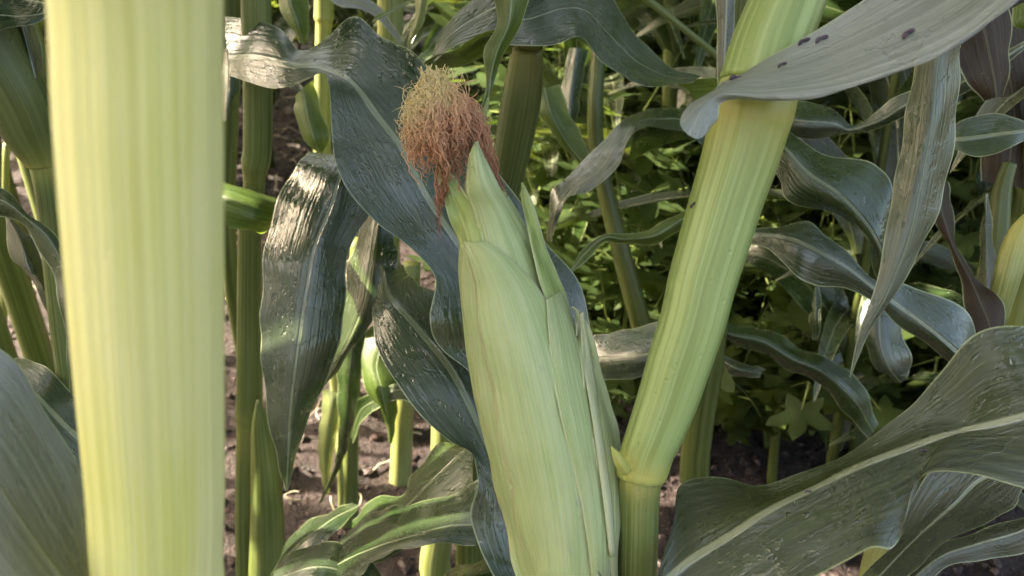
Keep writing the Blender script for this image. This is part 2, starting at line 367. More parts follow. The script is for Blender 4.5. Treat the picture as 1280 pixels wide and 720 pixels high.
def stalk(rows, mat, parent, name='stalk', to_ground=None, **kw):
    """rows (px, py, width_px, depth[, tint]); to_ground = extra 3D point where it meets the soil"""
    pts = [P(r[0], r[1], r[3]) for r in rows]; rad = [r[2] / 2 * r[3] / F for r in rows]; ti = [r[4] if len(r) > 4 else 0 for r in rows]
    if to_ground is not None:
        g = Vector(to_ground) + Vector((0, 0, -.01)); last = pts[-1]; dist = (g - last).length; st = max(.012, (last - pts[-2]).length); t = st / dist
        dirv = (last - pts[-2]).normalized(); r0 = rad[-1]
        while t < .97:
            b = last.lerp(g, t) + dirv * dist * .12 * math.sin(math.pi * t) * (1 - t); pts.append(b); rad.append(r0); ti.append(0); st *= 1.5; t += st / dist
        pts.append(g); rad.append(r0 * 1.1); ti.append(0)
    return tube_pts(name, pts, rad, mat, parent, tint=ti, **kw)

def node_ring(px, py, wpx, d, tilt, mat, parent, hpx=12, tint=.7, bulge=1.08):
    rows = []
    for k, f in ((-1, .93), (-.6, 1.0), (-.1, bulge), (.3, bulge * .99), (.7, .99), (1, .92)):
        rows.append((px - tilt * k * hpx, py + k * hpx, wpx * f, d, tint))
    return stalk(rows, mat, parent, name='node', caps=False)

exec_rng = random.Random(7)
# ------------------------------------------------------------ ground
def hgt(x, y):
    v = Vector((x, y, 0))
    return .018 * noise.noise(v * 2.2) + .014 * noise.noise(v * 7) + .009 * noise.noise(v * 19) + .006 * noise.noise(v * 47) + .004 * noise.noise(v * 95)
def axis_lines(lo, hi, c0, c1, fine, grow):
    xs = list(np.arange(c0, c1, fine)); s = fine; x = xs[-1]
    while x < hi: s *= grow; x += s; xs.append(x)
    s = fine; x = c0; pre = []
    while x > lo: s *= grow; x -= s; pre.append(x)
    return pre[::-1] + xs
gx = axis_lines(-60, 60, -1.0, .75, .0085, 1.07); gy = axis_lines(-30, 60, .32, 1.55, .0085, 1.05)
gv = [(x, y, hgt(x, y)) for y in gy for x in gx]; W_ = len(gx)
gf = [(j * W_ + i, j * W_ + i + 1, (j + 1) * W_ + i + 1, (j + 1) * W_ + i) for j in range(len(gy) - 1) for i in range(W_ - 1)]
tag(mesh_obj('ground', gv, gf, SOIL), kind='structure')

def base(x, y): return (x, y, hgt(x, y))
def dY(py, Y):
    """depth at a photo row of something standing Y metres in front of the camera foot"""
    return Y / (0.8829 + (360 - py) / F * 0.4695)
def gd(py): return CAM.z / (0.4695 + 0.8829 * (py - 360) / F)
def gpt(px, py):
    p = P(px, py, gd(py)); return Vector(base(p.x, p.y))

# crumbly clods lying on the soil
def scatter_clods(n, xr, yr, smin, smax, seed):
    rg = np.random.default_rng(seed)
    t = (1 + 5 ** .5) / 2
    V = np.array([(-1, t, 0), (1, t, 0), (-1, -t, 0), (1, -t, 0), (0, -1, t), (0, 1, t), (0, -1, -t), (0, 1, -t), (t, 0, -1), (t, 0, 1), (-t, 0, -1), (-t, 0, 1)]) / 1.9
    Fc = [(0, 11, 5), (0, 5, 1), (0, 1, 7), (0, 7, 10), (0, 10, 11), (1, 5, 9), (5, 11, 4), (11, 10, 2), (10, 7, 6), (7, 1, 8), (3, 9, 4), (3, 4, 2), (3, 2, 6), (3, 6, 8), (3, 8, 9), (4, 9, 5), (2, 4, 11), (6, 2, 10), (8, 6, 7), (9, 8, 1)]
    vs, fs = [], []
    for k in range(n):
        x = rg.uniform(*xr); y = yr[0] + (yr[1] - yr[0]) * rg.uniform() ** 1.4
        s = smin + (smax - smin) * rg.uniform() ** 4
        sc = s * rg.uniform(.5, 1.2, 3) * (1, 1, .8)
        a = rg.uniform(0, 6.28); ca, sa = math.cos(a), math.sin(a)
        q = V * rg.uniform(.7, 1.2, (12, 1)) * sc
        q = np.stack([q[:, 0] * ca - q[:, 1] * sa, q[:, 0] * sa + q[:, 1] * ca, q[:, 2]], 1) + (x, y, hgt(x, y) + s * .2)
        o = len(vs); vs += list(q); fs += [(a_ + o, b_ + o, c_ + o) for a_, b_, c_ in Fc]
    return vs, fs
vs, fs = scatter_clods(20000, (-1.1, .9), (.38, 2.2), .0016, .0085, 3)
tag(mesh_obj('soil_clods', vs, fs, CLOD, smooth=False), 'crumbly pinkish brown soil clods between the corn rows', 'soil', kind='stuff')

# ------------------------------------------------------------ plant A: main plant with the ear
gA = base(.085, .25)
A = thing('corn_plant', 'corn plant carrying the big ear with rust brown silk, its stalk leaning right', 'corn plant', gA)
stalk([(1040, -150, 88, .272), (1012, -70, 92, .270), (985, 0, 92, .268), (962, 60, 96, .268), (948, 110, 100, .268)], STEMP, A, name='stalk', ridges=.012)
stalk([(948, 112, 98, .266, .5), (941, 138, 101, .266, 1), (935, 160, 98, .267, .75), (924, 200, 94, .268, .25), (908, 250, 89, .269, .05), (893, 300, 87, .270, .0), (878, 350, 84, .2715, 0),
       (866, 400, 81, .273, 0), (850, 450, 79, .275, 0), (834, 500, 75, .277, 0), (819, 540, 70, .278, .0), (810, 562, 66, .279, .2), (804, 582, 65, .28, .8), (801, 594, 62, .28, .9), (800, 600, 57, .28, .5)],
      STEMP, A, name='leaf_sheath', ridges=.016, seg=40)
stalk([(801, 590, 52, .281, .8), (800, 604, 52, .281, .5), (799, 625, 50, .282, .1), (798, 670, 49, .284), (796, 730, 49, .288), (793, 800, 52, .294)], STEM, A, name='stalk_base', to_ground=gA, ridges=.01)
# small pale bud on the node
stalk([(782, 588, 16, .268, .8), (775, 578, 15, .266, .8), (770, 568, 10, .265, .8), (764, 558, 2, .265, .8)], STEMP, A, name='bud', seg=12)
# leaf at the top right, its base rolled over at the collar
G = [[P(895, 150, .240), P(872, 174, .236), P(850, 155, .236), P(862, 128, .244), P(885, 118, .252), P(905, 104, .262)],
     [P(905, 128, .241), P(892, 122, .238), P(900, 112, .242), P(905, 105, .249), P(918, 98, .257), P(930, 90, .266)],
     [P(962, 126, .236), P(955, 120, .235), P(965, 106, .240), P(965, 92, .247), P(972, 79, .256), P(985, 62, .267)],
     [P(1030, 118, .231), P(1030, 115, .231), P(1035, 92, .238), P(1038, 70, .246), P(1046, 45, .256), P(1060, 10, .268)],
     [P(1112, 94, .226), P(1112, 91, .226), P(1115, 60, .234), P(1120, 30, .243), P(1130, -5, .254), P(1150, -50, .268)],
     [P(1192, 60, .222), P(1192, 57, .222), P(1195, 20, .231), P(1202, -20, .241), P(1215, -65, .253), P(1240, -120, .268)],
     [P(1275, -2, .219), P(1275, -6, .219), P(1280, -50, .230), P(1290, -95, .241), P(1310, -140, .253), P(1335, -190, .268)],
     [P(1400, -110, .22), P(1400, -115, .22), P(1410, -160, .23), P(1425, -200, .24), P(1445, -240, .25), P(1470, -270, .26)],
     [P(1560, -190, .225), P(1560, -192, .225), P(1570, -225, .232), P(1580, -250, .24), P(1595, -275, .248), P(1610, -290, .255)]]
def flatten(G, k, col):
    out = []
    for r in G:
        ds = [-(RC.transposed() @ (p - CAM)).z for p in r]; d0 = ds[col]
        out.append([CAM + (p - CAM) * ((d0 + (d - d0) * k) / d) for p, d in zip(r, ds)])
    return out
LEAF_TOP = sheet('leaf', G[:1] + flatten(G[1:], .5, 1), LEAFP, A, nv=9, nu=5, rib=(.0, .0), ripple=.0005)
# big leaf at the bottom right, sheath collar below the ear
G = [[P(830, 712, .262), P(818, 735, .258), P(800, 752, .256), P(772, 742, .258), P(744, 708, .262)],
     [P(842, 660, .285), P(832, 690, .270), P(822, 735, .260), P(800, 790, .256), P(770, 800, .258)],
     [P(850, 605, .312), P(858, 645, .290), P(868, 694, .268), P(870, 760, .255), P(870, 830, .250)],
     [P(905, 597, .310), P(918, 628, .290), P(928, 657, .270), P(935, 725, .254), P(940, 800, .246)],
     [P(967, 603, .302), P(982, 616, .290), P(995, 618, .272), P(1000, 682, .256), P(1010, 730, .246)],
     [P(1048, 571, .296), P(1058, 580, .285), P(1070, 583, .272), P(1078, 640, .256), P(1083, 690, .244)],
     [P(1130, 519, .292), P(1136, 541, .283), P(1144, 555, .272), P(1136, 610, .258), P(1120, 680, .246)],
     [P(1172, 468, .292), P(1186, 512, .280), P(1198, 540, .270), P(1175, 560, .264), P(1148, 600, .256)],
     [P(1220, 418, .292), P(1236, 478, .276), P(1246, 530, .266), P(1236, 555, .260), P(1212, 592, .250)],
     [P(1290, 407, .290), P(1300, 465, .272), P(1310, 515, .262), P(1310, 560, .252), P(1305, 614, .242)],
     [P(1390, 420, .286), P(1395, 470, .270), P(1400, 515, .260), P(1395, 560, .250), P(1390, 610, .242)],
     [P(1520, 480, .270), P(1522, 510, .262), P(1525, 530, .256), P(1520, 555, .250), P(1515, 580, .245)]]
sheet('leaf', G, LEAFO, A, nv=9, nu=5, rib=(.0030, .0026), ripple=.0006)

# ---- the ear: a function for its surface, and the husk leaves that wrap it
EY = [165, 185, 210, 240, 270, 300, 340, 380, 440, 500, 560, 620, 680, 720, 770, 820]
EC = [588, 592, 598, 606, 614, 620, 630, 641, 657, 674, 691, 706, 718, 724, 735, 752]
ER = [2, 7, 15, 27, 37, 46, 57, 65, 75, 81, 83, 81, 74, 66, 48, 26]
ED = [.304, .303, .302, .302, .302, .302, .302, .302, .302, .302, .302, .302, .302, .300, .296, .292]
def ear_c(y): return np.interp(y, EY, EC), np.interp(y, EY, ER), np.interp(y, EY, ED)
def ear_d(x, y, off=.0):
    c, r, d = ear_c(y); q = max(0.0, 1 - ((x - c) / max(r, 1)) ** 2)
    return d - math.sqrt(q) * r * d / F - off
ear = thing('ear', None, None); ear.parent = A; ear.matrix_parent_inverse = Matrix.Translation(-Vector(gA))
ev, euv, efc, k = [], [], [], 73
ys = np.linspace(165, 820, 90)
for i, y in enumerate(ys):
    c, r, d = ear_c(y)
    for j in range(k):
        a = j / (k - 1) * 2 * math.pi
        env = min(1, (y - 165) / 120)
        rr = r * (1 + env * (.016 * math.sin(a * 9 + .6 * math.sin(y * .008)) * noise.noise(Vector((math.cos(a) * 2, math.sin(a) * 2, y * .004))) * 2 + .014 * noise.noise(Vector((math.cos(a) * 1.5, math.sin(a) * 1.5, y * .012)))))
        ev.append(P(c + rr * math.cos(a), y + .0 * r, d - math.sin(a) * rr * d / F)); euv.append((j / (k - 1), y * .0003))
for i in range(len(ys) - 1):
    for j in range(k - 1): efc.append((i * k + j, i * k + j + 1, (i + 1) * k + j + 1, (i + 1) * k + j))
mesh_obj('husk', ev, efc, HUSK, ear, euv, {'wid': [.2] * len(ev), 'tint': [0] * len(ev), 'rib': [0] * len(ev)})
def husk_leaf(rows, off, mat=HUSK, tint=None, n=6, free=None, **kw):
    """rows (y_left, x_left, y_right, x_right) wrapped on the ear; free[i] lifts a row off it"""
    G = []
    for i, (xl, yl, xr, yr) in enumerate(rows):
        f = free[i] if free else 0; row = []
        for j in range(n):
            t = j / (n - 1); x = xl + (xr - xl) * t; y = yl + (yr - yl) * t
            edge = 1 - (2 * t - 1) ** 2
            row.append(P(x, y, ear_d(x, y, off + .0012 * edge + f)))
        G.append(row)
    return sheet('husk_leaf', G, mat, ear, nv=6, nu=4, ripple=.0003, tint=tint, rib=(0, 0), thick=.0004, **kw)
# left flag ending in a free point
husk_leaf([(545, 193, 546, 193), (546, 215, 562, 212), (552, 242, 580, 238), (561, 268, 595, 262), (569, 292, 602, 285), (575, 306, 606, 304), (580, 316, 612, 318)], .0012, HUSKG,
          free=[.004, .003, .002, .0012, .0004, -.0002, -.0012], wave=.0008, wl=.02)
# inner cone towards the silk
husk_leaf([(594, 178, 597, 176), (584, 200, 607, 200), (584, 235, 622, 232), (592, 262, 642, 262), (598, 300, 664, 300), (606, 350, 686, 348), (612, 420, 706, 415), (620, 520, 735, 520)], .0004, HUSK, free=[.018, .016, .011, .005, .001, 0, 0, 0])
# twisted blade tip left of the silk join
husk_leaf([(610, 122, 611, 122), (603, 140, 609, 140), (590, 168, 601, 166), (584, 190, 598, 188), (584, 215, 600, 215)], .0018, HUSKG, free=[.006, .004, .002, 0, 0])
# left narrow strip beside the front panel
husk_leaf([(574, 306, 600, 304), (577, 350, 606, 350), (583, 400, 616, 400), (592, 460, 630, 460), (604, 530, 646, 530), (618, 600, 662, 600), (632, 660, 676, 660), (645, 720, 690, 720), (676, 790, 706, 790)], .0020, HUSK)
# broad front panel
husk_leaf([(580, 302, 606, 302), (588, 330, 644, 326), (594, 370, 675, 366), (603, 430, 702, 428), (614, 490, 721, 490), (628, 560, 738, 560), (642, 630, 748, 630), (655, 690, 750, 690), (664, 730, 748, 730), (700, 800, 745, 800)], .0044, HUSK)
# free thin blade rising between panel and outer strip
husk_leaf([(652, 228, 653, 228), (652, 252, 664, 250), (658, 280, 673, 276), (664, 310, 682, 306), (673, 345, 696, 340), (684, 380, 708, 374), (694, 430, 722, 430)], .0022, HUSKG,
          free=[.010, .009, .008, .006, .004, .002, 0])
# outer strips on the right
husk_leaf([(683, 374, 701, 364), (684, 400, 716, 398), (688, 440, 730, 438), (696, 500, 745, 498), (712, 570, 757, 570), (728, 640, 764, 640), (738, 710, 762, 710), (742, 780, 758, 780)], .0058, HUSK, free=[.001, 0, 0, 0, 0, 0, 0, 0])
husk_leaf([(720, 388, 724, 388), (722, 415, 738, 412), (726, 460, 750, 456), (733, 510, 764, 506), (741, 556, 776, 552), (748, 600, 777, 600), (756, 650, 775, 650), (762, 700, 772, 700), (766, 760, 774, 760)], .0060, HUSKG,
          tint=lambda u, t: .55, free=[.004, .003, .0012, .0006, .0006, .0006, .0004, 0, 0])
husk_leaf([(725, 392, 729, 390), (727, 430, 736, 430), (733, 480, 744, 480), (741, 530, 752, 530), (749, 590, 760, 590), (756, 640, 766, 640), (762, 695, 769, 695)], .0078, HUSKP, tint=lambda u, t: .8, n=4, free=[.004, .003, .0012, .0006, .0006, .0006, .0004])
husk_leaf([(714, 384, 716, 383), (719, 390, 724, 389), (720, 402, 728, 402), (721, 420, 730, 420)], .007, HUSKP, n=4, free=[.005, .004, .003, .0015])

# silk
rs = random.Random(11)
def build_silk():
    vs, fs, tn = [], [], []
    def strand(pts, r, ts):
        A_ = np.array([tuple(p) for p in pts]); T = np.gradient(A_, axis=0); T /= np.linalg.norm(T, axis=1, keepdims=True) + 1e-9
        o = len(vs); m = len(A_)
        for i in range(m):
            a = np.cross(T[i], (0.3, 1, .2)); a /= np.linalg.norm(a) + 1e-9; b = np.cross(T[i], a)
            rr = r * (1 if i < m - 4 else .5)
            for q in range(3):
                an = q * 2.0944; vs.append(A_[i] + (a * math.cos(an) + b * math.sin(an)) * rr); tn.append(ts[i])
        for i in range(m - 1):
            for q in range(3): fs.append((o + i * 3 + q, o + i * 3 + (q + 1) % 3, o + (i + 1) * 3 + (q + 1) % 3, o + (i + 1) * 3 + q))
    # left/right outline of the hanging mass by photo row
    LY = [84, 100, 130, 160, 190, 215, 240, 262, 290]; LL = [527, 513, 505, 503, 506, 514, 526, 539, 546]; LR = [560, 577, 587, 590, 592, 592, 584, 560, 553]
    def env(y): return np.interp(y, LY, LL), np.interp(y, LY, LR)
    for gi in range(42):
        a = -1 + 2 * (gi + rs.random()) / 42; depth = 1 if gi % 3 else -1
        y0 = 87 + 24 * a * a + rs.uniform(-3, 8); y1 = rs.uniform(175, 248) - 14 * a * a
        if abs(a + .05) < .14: y1 = rs.uniform(240, 292)
        ph, ph2, ph3 = rs.uniform(0, 6.28), rs.uniform(0, 6.28), rs.uniform(0, 6.28); am = rs.uniform(2.5, 6.5); fr = rs.uniform(1.2, 2.6)
        for si in range(7):
            ph_, am_ = ph + rs.uniform(-.7, .7), am * rs.uniform(.6, 1.4); ox, oy, ye = rs.uniform(-4.5, 4.5), rs.uniform(-5, 14), y1 + rs.uniform(-45, 12)
            cf, ca = rs.uniform(.22, .55), rs.uniform(.8, 3.4); n = 60; pts, ts = [], []
            crown = rs.uniform(-14, 14)
            for i in range(n):
                t = i / (n - 1); y = y0 + oy + (ye - y0 - oy) * t
                l, r = env(min(y, 290)); c = (l + r) / 2; h = (r - l) / 2
                aa = a * min(1, .35 + t * 2.2)
                x = c + h * aa * .93 + ox * min(1, h / 18) + am_ * min(1, h / 20) * math.sin(t * 6.28 * fr + ph_) + ca * math.sin(y * cf + ph3) + crown * max(0, 1 - t * 3)
                bow = math.sin(math.pi * min(1, t * 1.0 + .12))
                dd = .2975 - depth * math.sqrt(max(0, 1 - aa * aa)) * h * .8 * bow * .3 / F - .0006 * math.sin(si * 2.4) + .0005 * math.cos(y * cf * .9 + ph2)
                pts.append(P(x, y + ca * .8 * math.cos(y * cf * 1.1 + ph_), dd))
                ts.append(max(0, min(1, (y - 118 + (x - 540) * .75 + 16 * math.sin(ph3)) / 165)))
            strand(pts, rs.choice([.00017, .00022, .0003]), ts)
    # loose curls out of the crown and sides
    for s in range(190):
        a = rs.uniform(0, 6.28); l = rs.uniform(14, 34); cx, cy = 545 + 30 * math.cos(a) , 112 + 18 * math.sin(a) + rs.uniform(0, 60)
        ang = a + rs.uniform(-.8, .8); cu = rs.uniform(-9, 9); x, y = cx, cy; pts, ts = [], []
        for i in range(18):
            t = i / 17; ang += cu / 17; x += math.cos(ang) * l / 17; y += math.sin(ang) * l / 17 + t * .6
            pts.append(P(x, y, .290 + .008 * math.sin(s))); ts.append(max(0, min(1, (y - 100 + (x - 540) * .8) / 150)))
        strand(pts, .00015, ts)
    # stream on the right of the husk tip, and the strands out of the tip over the top
    for s in range(75):
        n = 44; ph = rs.uniform(0, 6.28); off = rs.uniform(-1, 1); end = rs.uniform(.55, 1); pts, ts = [], []
        K = [(565, 120), (588, 140), (600, 165), (606, 195), (612, 222), (622, 240), (628, 250)]
        wdt = [16, 14, 11, 11, 10, 7, 4]
        for i in range(n):
            t = i / (n - 1) * end; q = t * 6; b = min(5, int(q)); f = q - b
            x = K[b][0] * (1 - f) + K[b + 1][0] * f; y = K[b][1] * (1 - f) + K[b + 1][1] * f; wv = wdt[b] * (1 - f) + wdt[b + 1] * f
            x += off * wv + 3.4 * math.sin(t * 31 + ph) + 2.5 * math.sin(t * 12 + ph * 3); y += 4 * math.cos(t * 23 + ph * 1.7)
            pts.append(P(x, y, .2985 + .004 * math.sin(ph * 5) - .002)); ts.append(min(1, .45 + t * .6))
        strand(pts, rs.uniform(.00014, .00022), ts)
    for s in range(50):
        n = 26; ph = rs.uniform(0, 6.28); tx = rs.uniform(515, 580); ty = rs.uniform(86, 130); pts, ts = [], []
        for i in range(n):
            t = i / (n - 1); x = 596 + (tx - 596) * t + 4 * math.sin(t * 9 + ph) * t; y = 192 + (ty - 192) * (t ** .8) + 3 * math.sin(t * 11 + ph)
            pts.append(P(x, y, .302 - .003 * math.sin(ph))); ts.append(max(0, .75 - t * .75))
        strand(pts, .00017, ts)
    return mesh_obj('silk', vs, fs, SILK, ear, None, {'tint': tn})
build_silk()
# water drops on the husk and the sheath
from mathutils.bvhtree import BVHTree
BV = {}
def surface_depth(px, py, top=None):
    dr = (P(px, py, 1) - CAM).normalized(); best = None
    for o in (top or A).children:
        if o.type != 'MESH' or o.name.startswith(('water', 'silk')): continue
        me = o.data
        if o.name not in BV: BV[o.name] = BVHTree.FromPolygons([v.co for v in me.vertices], [p.vertices for p in me.polygons])
        h_ = BV[o.name].ray_cast(CAM, dr)
        if h_[0] is not None and (best is None or h_[3] < best[3]): best = h_
    return None if best is None else -(RC.transposed() @ (best[0] - CAM)).z
def drop(x, y, d, s, parent):
    c = P(x, y, d); nrm = (CAM - c).normalized(); V_, F_ = [], []; el = 1 + 1.1 * abs(math.sin(x * 7 + y))
    t1 = (RC @ Vector((1, .22, 0))).normalized(); t2 = nrm.cross(t1).normalized() * el; nn = 12
    for i in range(4):
        ph = i / 4 * math.pi / 2
        for j in range(nn):
            a = j / nn * 6.283; V_.append(c + (t1 * math.cos(a) + t2 * math.sin(a)) * s * math.cos(ph) + nrm * s * .45 * math.sin(ph))
    V_.append(c + nrm * s * .45); F_ += [(i * nn + j, i * nn + (j + 1) % nn, (i + 1) * nn + (j + 1) % nn, (i + 1) * nn + j) for i in range(3) for j in range(nn)]
    F_ += [(3 * nn + j, 3 * nn + (j + 1) % nn, 4 * nn) for j in range(nn)]; 
    return mesh_obj('water_drop', V_, F_, WATER, parent)
for x, y, s in [(723, 627, .0011), (725, 646, .0007), (727, 660, .0006), (712, 688, .0006), (716, 695, .0005), (703, 608, .0008), (692, 630, .0006), (650, 672, .0008), (655, 676, .0005), (690, 400, .0004), (706, 480, .0005), (713, 505, .0004), (668, 560, .0004)]:
    drop(x, y, (surface_depth(x, y, ear) or .29) - .0002, s * .85, ear)
for k in range(4):
    y = rs.uniform(300, 710); c_, r_, _ = ear_c(y); x = c_ + r_ * rs.uniform(-.8, .75)
    drop(x, y, (surface_depth(x, y, ear) or .29) - .0004, rs.choice([.0004, .0005]), ear)

# ------------------------------------------------------------ plant B: near stalk at the left
gB = base(-.062, .118)
B = thing('corn_plant', 'corn plant with the thick bright yellow green stalk right in front of the lens', 'corn plant', gB)
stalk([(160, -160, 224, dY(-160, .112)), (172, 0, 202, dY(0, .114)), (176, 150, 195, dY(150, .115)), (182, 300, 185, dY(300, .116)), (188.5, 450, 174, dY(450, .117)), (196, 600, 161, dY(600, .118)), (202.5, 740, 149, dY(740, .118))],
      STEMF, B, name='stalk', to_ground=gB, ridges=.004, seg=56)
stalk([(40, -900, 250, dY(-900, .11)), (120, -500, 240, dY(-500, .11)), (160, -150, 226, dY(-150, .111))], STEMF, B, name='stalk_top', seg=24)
leaf(rows3([(-190, 330, -150, 420, -190, 520, .21, .18, .15), (-60, 395, -60, 520, -110, 680, .21, .175, .14), (30, 470, 0, 610, -60, 800, .205, .165, .13),
            (85, 570, 55, 690, 0, 860, .195, .16, .13), (112, 660, 105, 760, 80, 900, .185, .16, .14), (125, 760, 130, 840, 140, 920, .175, .16, .15)]), LEAFP, B, rib=(.001, .001), nu=7)

# ------------------------------------------------------------ plant C: thin stalk, left of centre
gC = base(-.200, .50)
C = thing('corn_plant', 'corn plant with a slim green stalk, right of the near yellow one', 'corn plant', gC)
Y = .50
stalk([(322, -300, 38, dY(-300, Y)), (320, -60, 37, dY(-60, Y)), (320, 0, 37, dY(0, Y)), (322, 90, 36, dY(90, Y)), (322, 180, 35, dY(180, Y)), (319, 205, 34, dY(205, Y), .2), (318, 222, 27, dY(222, Y), .3), (317, 240, 26, dY(240, Y)), (314, 262, 28, dY(262, Y), .3)], STEM, C, name='upper_stalk')
stalk([(313, 268, 31, dY(268, Y), .4), (312, 300, 28, dY(300, Y)), (312, 400, 31, dY(400, Y)), (312, 490, 32, dY(490, Y)), (311, 520, 33, dY(520, Y), .3), (310, 532, 28, dY(532, Y), .4), (308, 600, 26, dY(600, Y)), (308, 680, 26, dY(680, Y)), (316, 740, 30, dY(740, Y))], STEM, C, name='stalk', to_ground=gC)
stalk([(323, 500, 5, dY(500, Y - .02)), (326, 530, 22, dY(530, Y - .02)), (331, 580, 34, dY(580, Y - .02)), (334, 640, 40, dY(640, Y - .02)), (334, 720, 46, dY(720, Y - .02)), (332, 780, 44, dY(780, Y - .02))], STEM, C, name='side_shoot', to_ground=base(-.19, .48), ridges=.02)
G = [[P(262, 215, .50), P(270, 228, .47), P(268, 255, .455), P(285, 285, .455)],
     [P(285, 228, .50), P(292, 235, .465), P(292, 262, .45), P(300, 287, .455)],
     [P(318, 238, .50), P(322, 246, .465), P(320, 272, .45), P(315, 290, .46)],
     [P(342, 246, .50), P(348, 256, .48), P(342, 275, .465), P(330, 292, .47)],
     [P(353, 260, .50), P(356, 264, .49), P(352, 272, .485), P(346, 281, .48)]]
sheet('leaf', G, LEAFG, C, rib=(0, 0))
# the broad bluish leaf that arches behind the silk
L15 = [[P(280, 20, .52), P(282, 45, .50), P(284, 70, .48), P(286, 82, .475), P(288, 95, .47)],
       [P(348, 33, .475), P(343, 50, .46), P(340, 75, .445), P(339, 92, .436), P(338, 110, .43)],
       [P(374, 62, .465), P(372, 70, .450), P(370, 82, .435), P(368, 95, .428), P(367, 106, .42)],
       [P(410, 44, .470), P(407, 60, .455), P(402, 84, .430), P(401, 88, .42), P(400, 91, .412)],
       [P(446, 22, .475), P(444, 55, .450), P(432, 98, .418), P(422, 99, .408), P(411, 104, .40)],
       [P(480, 48, .465), P(478, 88, .440), P(463, 132, .408), P(440, 142, .40), P(414, 152, .392)],
       [P(516, 66, .452), P(520, 125, .428), P(500, 180, .40), P(462, 196, .392), P(421, 210, .382)],
       [P(560, 125, .440), P(562, 190, .420), P(532, 240, .395), P(492, 250, .388), P(451, 258, .376)],
       [P(612, 200, .432), P(606, 255, .415), P(570, 300, .39), P(535, 302, .386), P(500, 302, .376)],
       [P(668, 282, .425), P(652, 320, .408), P(606, 352, .388), P(575, 350, .386), P(543, 344, .380)],
       [P(716, 345, .42), P(692, 375, .404), P(636, 398, .388), P(590, 400, .388), P(537, 396, .384)],
       [P(736, 398, .415), P(706, 420, .40), P(650, 436, .39), P(600, 438, .392), P(548, 432, .388)],
       [P(740, 450, .41), P(710, 460, .40), P(660, 466, .39), P(620, 468, .392), P(592, 470, .39)],
       [P(700, 540, .40), P(690, 540, .40), P(680, 540, .40), P(660, 540, .40), P(650, 540, .40)]]
sheet('leaf', flatten(L15, .6, 2), LEAFB, C, nv=8, nu=5, rib=(.0036, .0018), ripple=.0012)
# hanging dark leaf
leaf(rows3([(392, 225, 432, 232, 470, 240, .50, .50, .50), (386, 191, 434, 196, 478, 200, .475, .47, .475), (372, 205, 424, 222, 470, 232, .46, .445, .46), (352, 235, 412, 262, 466, 262, .455, .44, .455), (333, 300, 392, 312, 436, 312, .445, .432, .445), (327, 370, 381, 372, 432, 372, .44, .43, .44),
            (327, 440, 371, 445, 424, 430, .44, .432, .44), (333, 510, 363, 510, 402, 488, .445, .438, .445), (346, 575, 360, 570, 378, 545, .45, .446, .45), (357, 614, 358, 614, 360, 612, .455, .455, .455)]),
     LEAFB, C, rib=(.0018, .0012), ripple=.0008, nu=7)
leaf(rows3([(470, 240, 478, 245, 490, 252, .50, .49, .49), (452, 285, 470, 285, 492, 300, .50, .485, .49), (434, 330, 462, 335, 498, 322, .50, .48, .48), (430, 370, 456, 375, 484, 372, .50, .48, .48), (418, 420, 436, 425, 456, 415, .50, .485, .485),
            (402, 470, 412, 470, 424, 458, .505, .495, .495), (399, 490, 401, 490, 404, 487, .51, .51, .51)]), LEAF, C, rib=(.0018, .0012), nu=7)

# ------------------------------------------------------------ plant D: olive stalk behind the silk
gD = base(-.03, .46)
D = thing('corn_plant', 'corn plant with an olive stalk standing behind the brown silk', 'corn plant', gD)
Y = .46
stalk([(668, -120, 34, dY(-120, Y)), (662, 0, 36, dY(0, Y)), (660, 60, 38, dY(60, Y), .3)], STEMD, D, name='upper_stalk')
stalk([(659, 62, 40, dY(62, Y), .6), (657, 85, 45, dY(85, Y), .3), (651, 130, 50, dY(130, Y)), (640, 190, 46, dY(190, Y)), (629, 240, 42, dY(240, Y)), (615, 300, 38, dY(300, Y)), (600, 380, 36, dY(380, Y)), (590, 500, 36, dY(500, Y)), (588, 720, 36, dY(720, Y))], STEMD, D, name='stalk', to_ground=gD, ridges=.02)
# grey leaf across the top
G = [[P(634, -10, .43), P(636, 25, .415), P(638, 57, .405)],
     [P(662, -18, .43), P(664, 22, .415), P(668, 59, .40)],
     [P(705, -40, .44), P(704, 10, .42), P(700, 54, .398)],
     [P(745, -30, .44), P(735, 15, .42), P(727, 50, .395)],
     [P(775, 12, .43), P(765, 45, .41), P(754, 78, .392)],
     [P(800, 50, .425), P(795, 75, .41), P(784, 99, .392)],
     [P(838, 82, .425), P(832, 95, .412), P(822, 110, .395)],
     [P(876, 97, .425), P(872, 99, .418), P(866, 103, .405)]]
sheet('leaf', G, LEAFB, D, nv=9, nu=7, rib=(.0008, .0005))
G = [[P(652, -30, .445), P(650, 12, .43), P(648, 50, .415)],
     [P(635, -35, .44), P(630, 5, .425), P(622, 45, .415)],
     [P(600, -8, .44), P(594, 22, .43), P(588, 50, .42)],
     [P(568, 18, .44), P(565, 40, .43), P(563, 62, .425)],
     [P(548, 48, .44), P(545, 62, .435), P(543, 76, .43)],
     [P(536, 80, .44), P(535, 84, .44), P(534, 88, .44)]]
sheet('leaf', G, LEAFB, D, nv=8, nu=7, rib=(.0012, .0008))
G = [[P(640, 30, .415), P(642, 50, .425), P(640, 68, .44)], [P(605, 42, .412), P(606, 52, .425), P(604, 70, .44)], [P(572, 58, .418), P(574, 70, .43), P(570, 84, .445)], [P(545, 70, .43), P(548, 80, .44), P(550, 88, .45)], [P(529, 80, .44), P(530, 82, .445), P(532, 84, .45)]]
sheet('leaf', G, LEAFG, D, nv=6, nu=6, rib=(0, 0))
